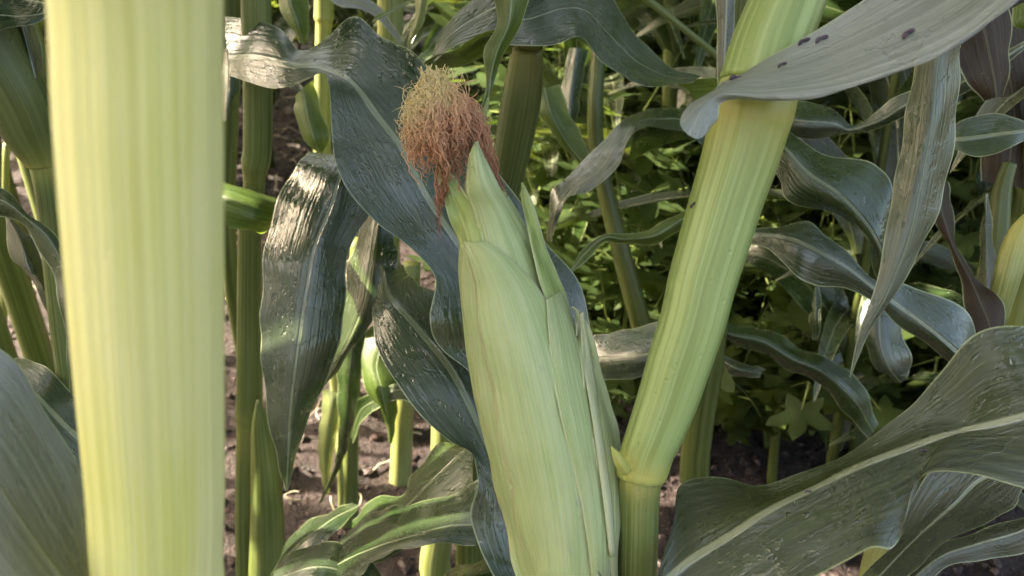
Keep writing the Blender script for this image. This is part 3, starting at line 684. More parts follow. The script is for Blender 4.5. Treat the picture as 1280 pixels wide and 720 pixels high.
# dark underside continuing right behind the big stalk
G = [[P(845, 105, .43), P(860, 112, .435), P(868, 128, .44)], [P(865, 98, .43), P(880, 112, .435), P(885, 130, .44)], [P(905, 97, .43), P(915, 108, .435), P(920, 120, .44)], [P(960, 97, .44), P(965, 104, .44), P(968, 112, .44)]]
sheet('leaf', G, LEAFG, D, nv=6, nu=6, rib=(0, 0))
# bright upright blade in front
gN = base(.0, .40)
leaf(rows3([(618, -90, 640, -90, 668, -90, .35, .345, .35), (617, -20, 640, -15, 663, -10, .352, .345, .352), (620, 25, 636, 28, 652, 26, .352, .346, .353), (606, 62, 622, 62, 634, 62, .354, .348, .355), (607, 92, 614, 92, 622, 92, .355, .352, .356),
            (606, 118, 611, 118, 615, 112, .352, .352, .352), (596, 148, 601, 146, 605, 138, .345, .345, .345), (588, 168, 589, 168, 590, 164, .34, .34, .34)]), LEAFG, D, rib=(.0008, .0006), nu=6)

# ------------------------------------------------------------ plant E: dark stalk at the left edge
gE = base(-.17, .34)
E = thing('corn_plant', 'corn plant with a thick dark olive stalk leaning left at the picture edge', 'corn plant', gE)
Y = .33
stalk([(-110, -150, 84, dY(-150, Y)), (-50, -20, 82, dY(-20, Y)), (-14, 60, 80, dY(60, Y)), (20, 120, 76, dY(120, Y)), (40, 165, 66, dY(165, Y)), (52, 192, 52, dY(192, Y), .3), (56, 204, 44, dY(204, Y), .8)], STEMD, E, name='leaf_sheath', ridges=.012)
stalk([(56, 200, 38, dY(200, Y), .6), (62, 240, 34, dY(240, Y)), (68, 290, 34, dY(290, Y)), (80, 400, 34, dY(400, Y)), (95, 520, 34, dY(520, Y)), (110, 700, 34, dY(700, Y))], STEM, E, name='stalk', to_ground=gE)
leaf(rows3([(0, -40, 20, -30, 50, -20, .33, .325, .34), (10, 20, 28, 30, 45, 20, .33, .325, .335), (22, 70, 38, 72, 52, 60, .33, .325, .335), (38, 110, 48, 112, 58, 100, .33, .328, .335), (56, 150, 60, 150, 63, 140, .335, .335, .335)]), LEAFO, E, rib=(.001, .0005))
leaf(rows3([(-90, 30, -90, 5, -90, -40, .30, .31, .33), (-30, 42, -30, 15, -30, -20, .30, .31, .325), (15, 37, 18, 20, 10, -8, .30, .308, .32), (45, 29, 46, 20, 40, 0, .305, .308, .315), (72, 14, 72, 12, 70, 6, .31, .31, .31)]), LEAFB, E, rib=(.001, .0006), nu=6)
leaf(rows3([(-60, 210, -60, 240, -70, 275, .33, .33, .33), (0, 232, 0, 250, -5, 270, .33, .325, .33), (30, 262, 32, 272, 30, 285, .33, .325, .33), (60, 285, 62, 300, 52, 320, .33, .325, .33), (88, 330, 84, 350, 70, 360, .33, .325, .33), (96, 420, 88, 420, 80, 410, .33, .325, .33), (104, 500, 96, 500, 88, 490, .34, .335, .33)]),
     LEAF, E, rib=(.0012, .0008), nu=6)
leaf(rows3([(0, 240, 10, 270, 25, 285, .38, .38, .38), (8, 280, 25, 300, 40, 300, .38, .37, .38), (14, 320, 35, 335, 58, 335, .38, .37, .38), (30, 340, 48, 350, 66, 380, .38, .37, .38), (52, 372, 62, 378, 74, 410, .385, .38, .385), (72, 420, 76, 420, 80, 418, .39, .39, .39)]), LEAFO, E, rib=(.001, .0008), nu=6)
leaf(rows3([(10, 452, -12, 470, -40, 500, .40, .38, .36), (32, 448, 20, 472, -5, 505, .40, .38, .36), (60, 462, 45, 492, 20, 530, .39, .37, .355), (95, 495, 70, 520, 45, 560, .38, .365, .35), (125, 540, 110, 560, 90, 590, .37, .36, .35), (150, 600, 150, 610, 150, 625, .36, .36, .36)]), LEAFB, E, rib=(.0025, .0015), nu=6)

# ------------------------------------------------------------ plant F: small stalk in the sunny gap
gF = gpt(434, 655)
Fp = thing('corn_plant', 'corn plant with a dark slim stalk and pale hanging blades on the sunny soil', 'corn plant', gF)
def dz(py, g): return dY(py, g.y)
stalk([(448, 300, 20, dz(300, gF)), (444, 400, 20, dz(400, gF)), (440, 500, 20, dz(500, gF)), (438, 580, 20, dz(580, gF)), (436, 640, 24, dz(640, gF))], STEM, Fp, name='stalk', to_ground=gF)
stalk([(452, 520, 4, .80), (427, 540, 10, .80), (428, 600, 12, .82), (431, 660, 14, .85)], STEMB, Fp, name='side_shoot', to_ground=gF)
leaf(rows3([(430, 395, 445, 390, 462, 395, .70, .69, .70), (424, 430, 440, 430, 454, 435, .70, .69, .70), (421, 480, 435, 485, 448, 490, .71, .70, .71), (423, 530, 432, 532, 442, 530, .72, .71, .72), (418, 580, 422, 580, 428, 578, .74, .735, .74), (398, 630, 399, 630, 402, 628, .77, .77, .77)]), LEAF, Fp, rib=(.001, .0006))
leaf(rows3([(402, 488, 412, 488, 430, 495, .72, .72, .72), (402, 515, 414, 515, 425, 520, .73, .72, .73), (397, 555, 408, 560, 418, 560, .75, .74, .75), (402, 600, 408, 602, 413, 600, .78, .775, .78), (409, 618, 410, 618, 412, 616, .79, .79, .79)]), LEAFY, Fp, rib=(.001, .001))
leaf(rows3([(425, 540, 440, 548, 440, 560, .76, .76, .76), (440, 505, 450, 515, 452, 528, .74, .74, .74), (470, 490, 472, 500, 470, 512, .72, .72, .72), (500, 480, 500, 488, 498, 500, .71, .71, .71), (530, 500, 530, 504, 528, 508, .70, .70, .70)]), LEAF, Fp, rib=(.001, .001))

# ------------------------------------------------------------ plant G: sunlit stalk on the soil
gG = gpt(501, 606)
Gp = thing('corn_plant', 'corn plant with a short pale sunlit stalk base on the soil', 'corn plant', gG)
stalk([(515, 330, 22, dz(330, gG)), (510, 420, 24, dz(420, gG)), (507, 490, 26, dz(490, gG), .2), (504, 515, 27, dz(515, gG), .5), (503, 540, 27, dz(540, gG), .1), (501, 596, 28, dz(596, gG))], STEMB, Gp, name='stalk', to_ground=gG)
leaf(rows3([(500, 350, 505, 358, 520, 370, .75, .75, .75), (470, 400, 485, 410, 500, 415, .74, .73, .74), (450, 430, 470, 455, 495, 450, .73, .72, .73), (455, 480, 478, 490, 497, 490, .72, .71, .72), (478, 520, 486, 530, 496, 520, .73, .72, .73), (487, 555, 488, 556, 491, 553, .74, .74, .74)]), LEAFG, Gp, rib=(.0012, .001))

# ------------------------------------------------------------ plant H2: low leaves right of the sunny gap (with the large lower leaf)
gH = base(-.03, .50)
H2 = thing('corn_plant', 'corn plant whose broad drooping leaves fill the ground left of the ear', 'corn plant', gH)
stalk([(560, 330, 30, dY(330, .5)), (556, 500, 32, dY(500, .5)), (552, 640, 34, dY(640, .5)), (546, 720, 40, dY(720, .5))], STEMB, H2, name='stalk', to_ground=gH)
leaf(rows3([(478, 340, 476, 330, 500, 325, .48, .48, .50), (466, 385, 486, 370, 520, 352, .43, .43, .46), (470, 432, 520, 408, 560, 375, .41, .41, .44), (496, 480, 562, 462, 590, 420, .39, .40, .42), (540, 535, 594, 522, 615, 480, .38, .39, .41), (588, 568, 618, 582, 634, 550, .37, .38, .40),
            (597, 600, 636, 640, 650, 620, .37, .38, .39), (588, 645, 650, 690, 664, 680, .37, .375, .38), (606, 700, 664, 725, 680, 720, .37, .37, .37), (640, 760, 690, 770, 700, 765, .36, .36, .36)]), LEAFB, H2, rib=(.0030, .0024), nu=7, ripple=.0008)
leaf(rows3([(585, 560, 590, 556, 592, 570, .52, .50, .49), (548, 556, 567, 576, 588, 610, .54, .50, .47), (518, 592, 536, 606, 560, 640, .54, .50, .47), (500, 620, 502, 636, 520, 668, .55, .51, .48), (470, 620, 475, 655, 500, 690, .56, .52, .49), (440, 650, 440, 680, 460, 710, .57, .54, .51)]), LEAF, H2, rib=(.0028, .0022), nu=7)
leaf(rows3([(600, 600, 596, 656, 594, 682, .46, .43, .42), (566, 616, 556, 660, 560, 680, .47, .43, .42), (520, 630, 510, 672, 515, 684, .48, .43, .42), (478, 636, 466, 686, 470, 700, .50, .45, .43), (440, 660, 430, 702, 440, 730, .51, .47, .44), (400, 700, 395, 725, 410, 760, .52, .49, .46)]), LEAFB, H2, rib=(.0014, .001), nu=7)
leaf(rows3([(440, 628, 448, 632, 446, 640, .60, .59, .58), (412, 640, 412, 652, 420, 664, .60, .57, .56), (378, 656, 376, 678, 390, 696, .60, .56, .55), (352, 690, 350, 706, 360, 720, .60, .57, .55), (330, 740, 335, 748, 345, 755, .60, .58, .57)]), LEAFB, H2, rib=(.0016, .001), nu=6)
leaf(rows3([(350, 700, 340, 725, 340, 760, .50, .48, .46), (388, 682, 384, 710, 380, 750, .50, .47, .45), (425, 680, 424, 712, 420, 760, .50, .47, .45), (462, 700, 460, 730, 452, 770, .50, .48, .46), (490, 735, 490, 750, 486, 780, .50, .49, .48)]), LEAFB, H2, rib=(.0012, .001), nu=6)
leaf(rows3([(640, 690, 636, 712, 630, 740, .50, .48, .47), (600, 700, 596, 718, 592, 745, .51, .49, .48), (562, 712, 556, 730, 560, 750, .52, .50, .49), (530, 740, 528, 748, 530, 760, .53, .52, .51)]), LEAF, H2, rib=(.001, .001), nu=6)
leaf(rows3([(605, 455, 600, 450, 600, 440, .41, .41, .41), (585, 464, 586, 456, 590, 448, .41, .405, .41), (566, 464, 570, 460, 576, 455, .415, .412, .415)]), LEAFP, H2, rib=(0, 0))

# ------------------------------------------------------------ plant I: right of the big stalk
gI = base(.24, .56)
I = thing('corn_plant', 'corn plant hidden behind the leaning stalk, sending dark leaves to the right', 'corn plant', gI)
stalk([(925, -60, 34, dY(-60, .5)), (915, 60, 36, dY(60, .5)), (905, 250, 36, dY(250, .5)), (890, 420, 36, dY(420, .5)), (870, 620, 36, dY(620, .5))], STEMD, I, name='stalk', to_ground=gI)
leaf(rows3([(930, 185, 940, 160, 950, 145, .42, .42, .43), (968, 215, 976, 180, 985, 160, .40, .395, .415), (980, 246, 1010, 215, 1020, 190, .395, .385, .405), (1012, 260, 1045, 240, 1062, 197, .395, .38, .40), (1055, 270, 1072, 266, 1096, 208, .395, .38, .395), (1082, 300, 1094, 296, 1112, 228, .395, .38, .39),
            (1094, 340, 1106, 330, 1113, 290, .395, .385, .39), (1104, 380, 1108, 372, 1112, 350, .40, .395, .395)]), LEAF, I, rib=(.0022, .0016), nu=7)
leaf(rows3([(930, 305, 934, 293, 936, 288, .44, .44, .44), (962, 312, 962, 294, 968, 283, .43, .43, .44), (995, 345, 992, 300, 1004, 276, .42, .42, .435), (1022, 357, 1030, 318, 1030, 292, .42, .415, .43), (1060, 362, 1062, 336, 1060, 318, .42, .415, .425), (1094, 378, 1090, 358, 1096, 350, .42, .415, .42),
            (1118, 402, 1128, 386, 1130, 356, .42, .415, .425), (1152, 428, 1166, 414, 1178, 372, .42, .41, .42), (1184, 448, 1196, 440, 1216, 396, .42, .41, .42), (1205, 470, 1215, 460, 1224, 440, .42, .415, .42)]), LEAFB, I, rib=(.0022, .0018), nu=7)
leaf(rows3([(965, 165, 970, 148, 975, 125, .50, .50, .52), (1000, 172, 1008, 152, 1010, 128, .50, .49, .52), (1038, 170, 1042, 155, 1038, 135, .50, .49, .51), (1062, 166, 1063, 162, 1064, 158, .50, .495, .50), (1100, 160, 1100, 150, 1096, 140, .49, .485, .49), (1140, 140, 1138, 128, 1132, 115, .48, .475, .48),
            (1200, 118, 1200, 104, 1196, 92, .47, .465, .47), (1240, 92, 1240, 82, 1236, 74, .46, .455, .46), (1290, 55, 1290, 50, 1290, 46, .45, .45, .45)]), LEAFB, I, rib=(.0012, .001), nu=6)
# vertical grey green blade
leaf(rows3([(1170, -60, 1200, -60, 1232, -60, .335, .33, .335), (1158, 20, 1186, 20, 1215, 15, .335, .325, .335), (1142, 85, 1172, 82, 1201, 70, .335, .325, .335), (1132, 150, 1166, 150, 1197, 135, .335, .325, .335), (1118, 225, 1152, 228, 1186, 220, .335, .327, .335),
            (1106, 300, 1134, 302, 1158, 298, .335, .33, .335), (1092, 365, 1108, 368, 1124, 360, .335, .332, .335), (1072, 420, 1078, 422, 1086, 418, .335, .334, .335), (1062, 470, 1063, 472, 1064, 470, .335, .335, .335)]), LEAFM, I, rib=(.0010, .0006), nu=8)
# upright narrow blade crossing the top
leaf(rows3([(895, -80, 907, -80, 920, -80, .33, .33, .33), (895, 0, 908, 0, 920, 0, .33, .326, .33), (896, 55, 906, 55, 915, 55, .33, .327, .33), (897, 110, 904, 110, 912, 108, .33, .328, .33), (899, 150, 904, 150, 909, 150, .33, .33, .33)]), LEAFO, I, rib=(.0008, .0006))

# ------------------------------------------------------------ plant J: right edge
gJ = base(.36, .56)
J = thing('corn_plant', 'corn plant at the right edge with yellow green shoots and dried brown leaves', 'corn plant', gJ)
Y = .52
stalk([(1330, 60, 40, dY(60, Y)), (1300, 200, 44, dY(200, Y)), (1285, 300, 48, dY(300, Y)), (1268, 380, 44, dY(380, Y), .3), (1250, 450, 40, dY(450, Y))], STEM, J, name='stalk', to_ground=gJ, ridges=.02)
stalk([(1262, 205, 16, .47), (1252, 240, 22, .47), (1246, 300, 28, .47), (1236, 360, 34, .475), (1226, 420, 36, .48)], STEMD, J, name='side_shoot', to_ground=base(.34, .55), ridges=.02)
stalk([(1290, 265, 10, .43, .8), (1276, 290, 26, .43, .9), (1266, 320, 32, .43, .5), (1258, 350, 30, .43), (1244, 400, 26, .44)], STEMB, J, name='ear_shoot', ridges=.03)
leaf(rows3([(1232, 242, 1233, 242, 1235, 242, .46, .46, .46), (1226, 280, 1233, 282, 1242, 284, .46, .452, .46), (1223, 330, 1234, 334, 1247, 335, .46, .45, .46), (1222, 380, 1236, 384, 1250, 384, .46, .45, .46), (1225, 430, 1240, 434, 1254, 430, .46, .455, .46)]), LEAFO, J, rib=(.001, .001))
# dried brown blade curling down
leaf(rows3([(1172, 222, 1178, 222, 1186, 228, .46, .46, .46), (1158, 242, 1174, 250, 1190, 252, .45, .445, .455), (1168, 275, 1184, 285, 1194, 290, .445, .44, .45), (1186, 310, 1196, 318, 1200, 320, .44, .435, .445), (1200, 345, 1214, 350, 1222, 348, .435, .43, .44),
            (1204, 380, 1228, 384, 1246, 370, .43, .425, .43), (1214, 410, 1238, 410, 1257, 386, .425, .42, .425), (1222, 440, 1240, 438, 1254, 420, .42, .42, .42)]), LEAFR, J, rib=(.0012, .0008), nu=6)
# large dried brown leaf hanging behind
leaf(rows3([(1215, -20, 1260, -30, 1300, -30, .55, .54, .55), (1210, 50, 1250, 40, 1300, 40, .55, .54, .55), (1228, 100, 1262, 95, 1310, 90, .55, .54, .55), (1232, 150, 1268, 150, 1310, 150, .55, .54, .55), (1226, 195, 1262, 200, 1300, 205, .55, .54, .55), (1226, 226, 1260, 232, 1290, 240, .55, .545, .55)]), LEAFR, J, rib=(.0016, .001), nu=6)
leaf(rows3([(1250, -30, 1222, -30, 1190, -20, .42, .42, .42), (1262, 10, 1226, 15, 1190, 30, .42, .415, .42), (1264, 50, 1234, 50, 1192, 62, .42, .415, .42), (1262, 80, 1240, 85, 1205, 100, .42, .418, .42), (1255, 120, 1245, 122, 1230, 125, .425, .42, .425)]), LEAFR, J, rib=(.0016, .001), nu=6)
leaf(rows3([(1180, 168, 1178, 175, 1180, 182, .44, .44, .44), (1200, 152, 1200, 172, 1205, 190, .44, .43, .42), (1238, 141, 1240, 168, 1242, 194, .44, .43, .415), (1268, 150, 1270, 165, 1272, 180, .435, .425, .42), (1300, 156, 1300, 162, 1300, 166, .43, .43, .43)]), LEAFB, J, rib=(.003, .002), nu=6)
leaf(rows3([(1340, -20, 1310, -10, 1265, 10, .36, .36, .37), (1335, 10, 1310, 20, 1266, 28, .36, .36, .37), (1330, 40, 1310, 40, 1280, 34, .36, .36, .37)]), LEAFG, J, rib=(0, 0))
# leaves of the bottom right corner
leaf(rows3([(1290, 590, 1300, 570, 1320, 540, .37, .37, .38), (1262, 640, 1230, 598, 1230, 560, .36, .345, .35), (1215, 660, 1195, 630, 1175, 580, .36, .335, .33), (1180, 682, 1165, 655, 1130, 640, .36, .335, .325), (1146, 708, 1138, 680, 1110, 690, .36, .34, .33), (1110, 740, 1100, 720, 1060, 730, .36, .35, .34)]), LEAFO, J, rib=(.0022, .0018), nu=7)
leaf(rows3([(1340, 640, 1340, 625, 1345, 600, .38, .38, .39), (1285, 690, 1280, 662, 1290, 640, .38, .38, .39), (1230, 700, 1222, 680, 1225, 662, .38, .38, .39), (1180, 712, 1172, 698, 1168, 682, .38, .38, .39), (1130, 760, 1120, 745, 1110, 730, .38, .38, .39)]), LEAFO, J, rib=(.0014, .001), nu=7)
stalk([(1130, 660, 60, .38), (1110, 700, 56, .38), (1090, 760, 52, .38)], STEMB, J, name='side_shoot', to_ground=base(.15, .42))

# ------------------------------------------------------------ plant K: centre background, arching leaf
gK = base(.20, .78)
K = thing('corn_plant', 'corn plant in the centre gap with a dark arching leaf and a dark diagonal stalk', 'corn plant', gK)
stalk([(748, 10, 14, .72), (748, 70, 18, .72), (744, 130, 20, .72), (746, 185, 20, .73), (760, 250, 22, .74), (778, 320, 24, .75), (800, 400, 26, .77), (815, 450, 26, .80)], STEMD, K, name='stalk', to_ground=gK)
G = [[P(880, 150, .62), P(882, 165, .61), P(880, 180, .60)], [P(850, 136, .62), P(848, 150, .60), P(845, 163, .58)], [P(805, 138, .60), P(800, 152, .575), P(795, 163, .56)], [P(772, 156, .58), P(776, 176, .56), P(774, 205, .545)],
     [P(738, 192, .57), P(748, 212, .55), P(742, 236, .54)], [P(706, 224, .56), P(716, 236, .55), P(710, 248, .54)], [P(688, 244, .56), P(694, 262, .55), P(698, 272, .55)], [P(684, 300, .57), P(688, 302, .565), P(690, 304, .56)]]
sheet('leaf', G, LEAFB, K, nv=8, nu=7, rib=(.0016, .001))
G = [[P(795, 162, .56), P(790, 180, .58), P(785, 205, .61)], [P(820, 160, .57), P(815, 172, .59), P(805, 190, .61)], [P(860, 160, .60), P(860, 166, .60), P(858, 172, .61)]]
sheet('leaf', G, LEAF, K, nv=6, nu=6)
leaf(rows3([(880, 282, 880, 268, 882, 250, .52, .52, .53), (858, 285, 856, 272, 852, 264, .52, .515, .525), (820, 304, 820, 294, 818, 284, .52, .512, .52), (780, 306, 782, 299, 784, 292, .52, .515, .52), (756, 303, 756, 297, 754, 293, .52, .518, .52), (735, 325, 730, 318, 728, 312, .52, .52, .52), (716, 340, 715, 338, 714, 336, .52, .52, .52)]), LEAFG, K, rib=(.001, .0008))
leaf(rows3([(740, 474, 738, 448, 742, 420, .60, .60, .61), (785, 474, 782, 446, 784, 412, .58, .575, .60), (825, 462, 822, 440, 824, 402, .57, .565, .59), (860, 440, 862, 430, 862, 400, .57, .57, .58)]), LEAFB, K, rib=(.0014, .001), nu=6)
leaf(rows3([(668, 110, 680, 110, 700, 105, .66, .655, .66), (672, 140, 690, 145, 712, 140, .66, .65, .66), (700, 180, 712, 182, 728, 170, .66, .655, .66), (735, 215, 738, 214, 742, 208, .66, .66, .66)]), LEAFG, K, rib=(.001, .001))
leaf(rows3([(712, 60, 722, 60, 735, 62, .70, .69, .70), (702, 110, 714, 114, 726, 112, .70, .69, .70), (706, 165, 712, 168, 720, 160, .70, .69, .70), (716, 200, 717, 200, 719, 198, .70, .70, .70)]), LEAF, K, rib=(.001, .001))
# long stem across the top
stalk([(795, -12, 10, .55), (820, 8, 9, .55), (850, 32, 8, .55), (890, 64, 8, .55), (930, 96, 8, .55)], STEM, K, name='tassel_stem', seg=10)

# ------------------------------------------------------------ plant M: dark leaves right of centre below
gM = gpt(966, 600)
Mp = thing('corn_plant', 'low corn plant with limp dark leaves among the weeds right of the leaning stalk', 'corn plant', gM)
leaf(rows3([(880, 398, 885, 392, 892, 386, .60, .60, .60), (905, 425, 908, 416, 918, 408, .60, .59, .60), (950, 440, 952, 426, 962, 412, .60, .585, .60), (985, 462, 990, 448, 1000, 434, .60, .585, .60), (1025, 480, 1030, 466, 1042, 452, .60, .585, .60), (1060, 520, 1068, 500, 1078, 480, .60, .59, .60), (1085, 548, 1092, 540, 1098, 530, .60, .60, .60)]), LEAF, Mp, rib=(.0012, .001))
leaf(rows3([(1085, 380, 1100, 380, 1118, 382, .56, .56, .56), (1080, 420, 1100, 424, 1130, 420, .56, .55, .56), (1092, 455, 1112, 460, 1140, 450, .56, .55, .56), (1120, 478, 1126, 478, 1134, 472, .56, .56, .56)]), LEAFB, Mp, rib=(.0012, .001))
leaf(rows3([(905, 455, 900, 450, 890, 440, .62, .62, .62), (915, 470, 925, 462, 935, 455, .62, .61, .62), (950, 472, 952, 466, 958, 462, .62, .62, .62)]), LEAFB, Mp, rib=(.001, .001))
leaf(rows3([(1015, 380, 1018, 360, 1022, 345, .60, .60, .60), (1012, 400, 1020, 398, 1028, 396, .60, .59, .60), (1016, 425, 1019, 425, 1022, 424, .60, .60, .60)]), LEAF, Mp, rib=(.001, .001))
stalk([(985, 420, 12, dY(420, gM.y)), (975, 500, 12, dY(500, gM.y)), (968, 560, 12, dY(560, gM.y))], STEMD, Mp, name='stalk', to_ground=gM, seg=12)

# ------------------------------------------------------------ stalks across the top left
def small_plant(label, rows, mat, gy_, leaves=(), cat='corn plant'):
    g = None; last = rows[-1]; p = P(last[0], last[1], dY(last[1], gy_)); g = base(p.x, gy_)
    t = thing('corn_plant', label, cat, g)
    stalk([(r[0], r[1], r[2], dY(r[1], gy_)) + tuple(r[3:]) for r in rows], mat, t, to_ground=g, seg=18, ridges=.02)
    for rr, m_ in leaves: leaf(rows3(rr), m_, t, rib=(.0014, .001), nu=6)
    return t
small_plant('corn plant with a jointed yellow green stalk above the highest fold of the bluish leaf', [(406, -120, 24), (405, 0, 24), (405, 22, 25, .4), (405, 30, 21, .5), (404, 60, 20), (403, 200, 22), (402, 300, 22)], STEMB, .85,
            [([(350, -40, 362, -40, 380, -40, .62, .61, .62), (347, 0, 362, 0, 385, 0, .62, .61, .62), (358, 25, 372, 28, 386, 24, .62, .61, .62), (376, 55, 379, 55, 384, 50, .62, .62, .62)], LEAFG),
             ([(368, 120, 378, 110, 392, 100, .70, .69, .70), (368, 140, 384, 145, 402, 140, .70, .69, .70), (378, 170, 392, 172, 412, 170, .70, .69, .70), (396, 190, 400, 192, 406, 188, .70, .70, .70)], LEAFG)])
small_plant('corn plant with a broad yellow stalk rising behind the bluish leaf', [(488, -120, 34), (488, 0, 33), (487, 50, 31), (486, 120, 30), (484, 300, 30)], STEMB, .78,
            [([(400, -10, 410, -15, 430, -25, .60, .60, .60), (425, 8, 432, 0, 440, -14, .60, .60, .60), (452, 12, 452, 6, 455, -4, .60, .60, .60), (472, 24, 474, 18, 476, 10, .60, .60, .60), (500, 55, 502, 52, 503, 48, .60, .60, .60)], LEAFP),
             ([(462, 30, 466, 26, 468, 20, .56, .56, .56), (490, 16, 492, 12, 494, 8, .56, .56, .56), (530, -6, 530, -8, 532, -12, .56, .56, .56), (570, -30, 570, -32, 570, -34, .56, .56, .56)], LEAFG),
             ([(522, -40, 530, -40, 545, -40, .62, .61, .62), (520, 0, 527, 2, 536, 0, .62, .61, .62), (516, 30, 520, 32, 528, 30, .62, .61, .62), (508, 58, 509, 58, 511, 56, .62, .62, .62)], LEAFY)])
small_plant('corn plant with a dark straight stalk just right of the near yellow stalk', [(286, -100, 30), (287, 0, 28), (287, 100, 27), (286, 150, 24), (284, 300, 22)], STEMD, .70,
            [([(278, 60, 286, 60, 300, 60, .60, .60, .60), (276, 110, 286, 112, 300, 105, .60, .59, .60), (276, 150, 283, 150, 290, 130, .60, .59, .60)], LEAF)])
small_plant('pale sunlit stalk of a corn plant at the far left below the dark stalk', [(8, 180, 8), (6, 300, 8), (4, 420, 9), (4, 500, 9)], STEMB, .80)

# fallen anthers on the leaves
def anther(px, py, d, ang, ln, label):
    d = (surface_depth(px, py) or d) - .0006; ln *= .95; rr = .0007 * ln / .005; a = R(ang); c = P(px, py, d); ux = RC @ Vector((math.cos(a), math.sin(a), .0)); v_ = []
    pts = [c + ux * ln * (t - .5) + RC @ Vector((0, 0, rr * .8)) + RC @ Vector((-math.sin(a), math.cos(a), 0)) * (rr * .8 * math.sin(t * 5)) for t in (0, .12, .35, .5, .65, .88, 1)]
    o = tube_pts('anther', pts, [rr * q for q in (.3, .85, 1, .72, 1, .85, .3)], ANTH, None, seg=10, n=3)
    return tag(o, label, 'fallen anther', 'purple anthers fallen on the top right leaf')
anther(1134, 42, .2375, 50, .0046, 'dark anther farthest right on the top right leaf')
anther(1026, 49, .2535, 40, .0046, 'dark anther on the top right leaf, upper one of the close pair')
anther(1004, 52, .2555, 42, .0044, 'dark anther on the top right leaf, left one of the close pair')
anther(977, 81, .255, 40, .0032, 'small dark anther in the middle of the lower half of the top right leaf')
anther(920, 98, .256, 15, .005, 'dark anther where the top right leaf crosses the leaning stalk')
anther(866, 256, .2575, 60, .003, 'tiny dark anther stuck on the left edge of the leaning stalk')
anther(1154, 563, .262, 5, .0026, 'tiny dark anther on the midrib of the bottom right leaf, right one')
anther(1010, 614, .262, 15, .0026, 'tiny dark anther on the midrib of the bottom right leaf, left one')

# ------------------------------------------------------------ the rest of the field
def corn_leaf(name, parent, mat, x, y, z, az, L, wmax, e0, e1, rg, zmin=None, nseg=9):
    """an arching leaf starting at a node; angles in degrees; kept above zmin when given"""
    pts = []; p = Vector((x, y, z)); ds = L / nseg; rows = []; tw = rg.uniform(-50, 50); az0 = az; bend = rg.uniform(-30, 30)
    for i in range(nseg + 1):
        t = i / nseg; e = R(e0 + (e1 - e0) * t ** 1.2); a = R(az0 + bend * t)
        d = Vector((math.cos(a) * math.cos(e), math.sin(a) * math.cos(e), math.sin(e)))
        wd = wmax * (min(1, .35 + t * 3.0)) * (1 - t ** 2.6) + .002
        side = Vector((-math.sin(a), math.cos(a), 0)); nrm = side.cross(d); r_ = R(tw * t)
        s_ = side * math.cos(r_) + nrm * math.sin(r_); n_ = s_.cross(d).normalized()
        rp = .12 * wd * math.sin(t * 14 + az)
        up = -n_ if n_.z < 0 else n_
        rows.append([p - s_ * wd / 2 + up * (wd * .13 + rp), p - s_ * wd / 4 + up * wd * .03, p.copy(), p + s_ * wd / 4 + up * wd * .03, p + s_ * wd / 2 + up * (wd * .13 - rp)])
        p = p + d * ds
        if zmin is not None and p.z < zmin + .05: e1 = max(e1, 5); p.z = max(p.z, zmin + .04)
    return sheet(name, rows, mat, parent, nv=3, nu=2, rib=(.0022, .001), ripple=.0012)

def corn_top(parent, x, y, zlo, zhi, n, seed, lean=(0, 0), L=(.45, .7), zmin=.68):
    rg = random.Random(seed); az = rg.uniform(0, 360)
    tube_pts('upper_stalk', [(x + lean[0] * (z - zlo), y + lean[1] * (z - zlo), z) for z in np.linspace(zlo, zhi, 5)], np.linspace(.012, .007, 5), STEM, parent, seg=12, n=2)
    for i in range(n):
        z = zlo + (zhi - zlo) * (i + .5) / n
        corn_leaf('leaf', parent, LEAF, x + lean[0] * (z - zlo), y + lean[1] * (z - zlo), z, az + 180 * (i % 2) + rg.uniform(-25, 25), rg.uniform(*L), rg.uniform(.065, .09), rg.uniform(45, 65), rg.uniform(-30, 15), rg, zmin=zmin)

# upper parts of the plants in front: unseen above the picture, leaves added for shade
corn_top(A, .115, .30, .66, 1.3, 3, 1, (.15, .05)); corn_top(B, -.085, .115, .95, 1.5, 2, 2); corn_top(C, -.205, .50, .68, 1.5, 4, 3)
corn_top(D, .01, .47, .68, 1.5, 3, 4); corn_top(E, -.29, .33, .68, 1.7, 8, 5, (-.15, 0)); corn_top(H2, -.04, .52, .72, 1.5, 2, 6); corn_top(I, .18, .52, .68, 1.4, 3, 7); corn_top(J, .42, .52, .70, 1.6, 3, 8)

PROT = []
def corn_proto(seed, loc, h):
    rg = random.Random(seed)
    t = thing('corn_plant', 'corn plant standing in the shaded rows behind the ear', 'corn plant', (0, 0, 0), 'corn plants in the rows behind')
    lx, ly = rg.uniform(-.06, .06), rg.uniform(-.06, .06)
    zs = np.linspace(-.02, h, 10)
    tube_pts('stalk', [(lx * z + .004 * math.sin(z * 9), ly * z, z) for z in zs], np.linspace(.0115, .005, 10), rg.choice([STEM, STEMD, STEMD]), t, seg=10, n=3)
    az = rg.uniform(0, 360); n = 13
    for i in range(n):
        z = .08 + (h - .1) * (i / n) ** 1.05
        m_ = rg.choice([LEAF, LEAF, LEAFB, LEAFO, LEAFG]) if z > .3 else rg.choice([LEAF, LEAFB, LEAFO])
        corn_leaf('leaf', t, m_, lx * z, ly * z, z, az + 180 * (i % 2) + rg.uniform(-28, 28), rg.uniform(.4, .75), rg.uniform(.045, .085), rg.uniform(48, 72), rg.uniform(-75, -25), rg, nseg=8)
    PROT.append(t); return t
def copy_tree(o):
    c = o.copy(); COL.objects.link(c)
    for ch in list(o.children):
        d = ch.copy(); COL.objects.link(d); d.parent = c
    return c
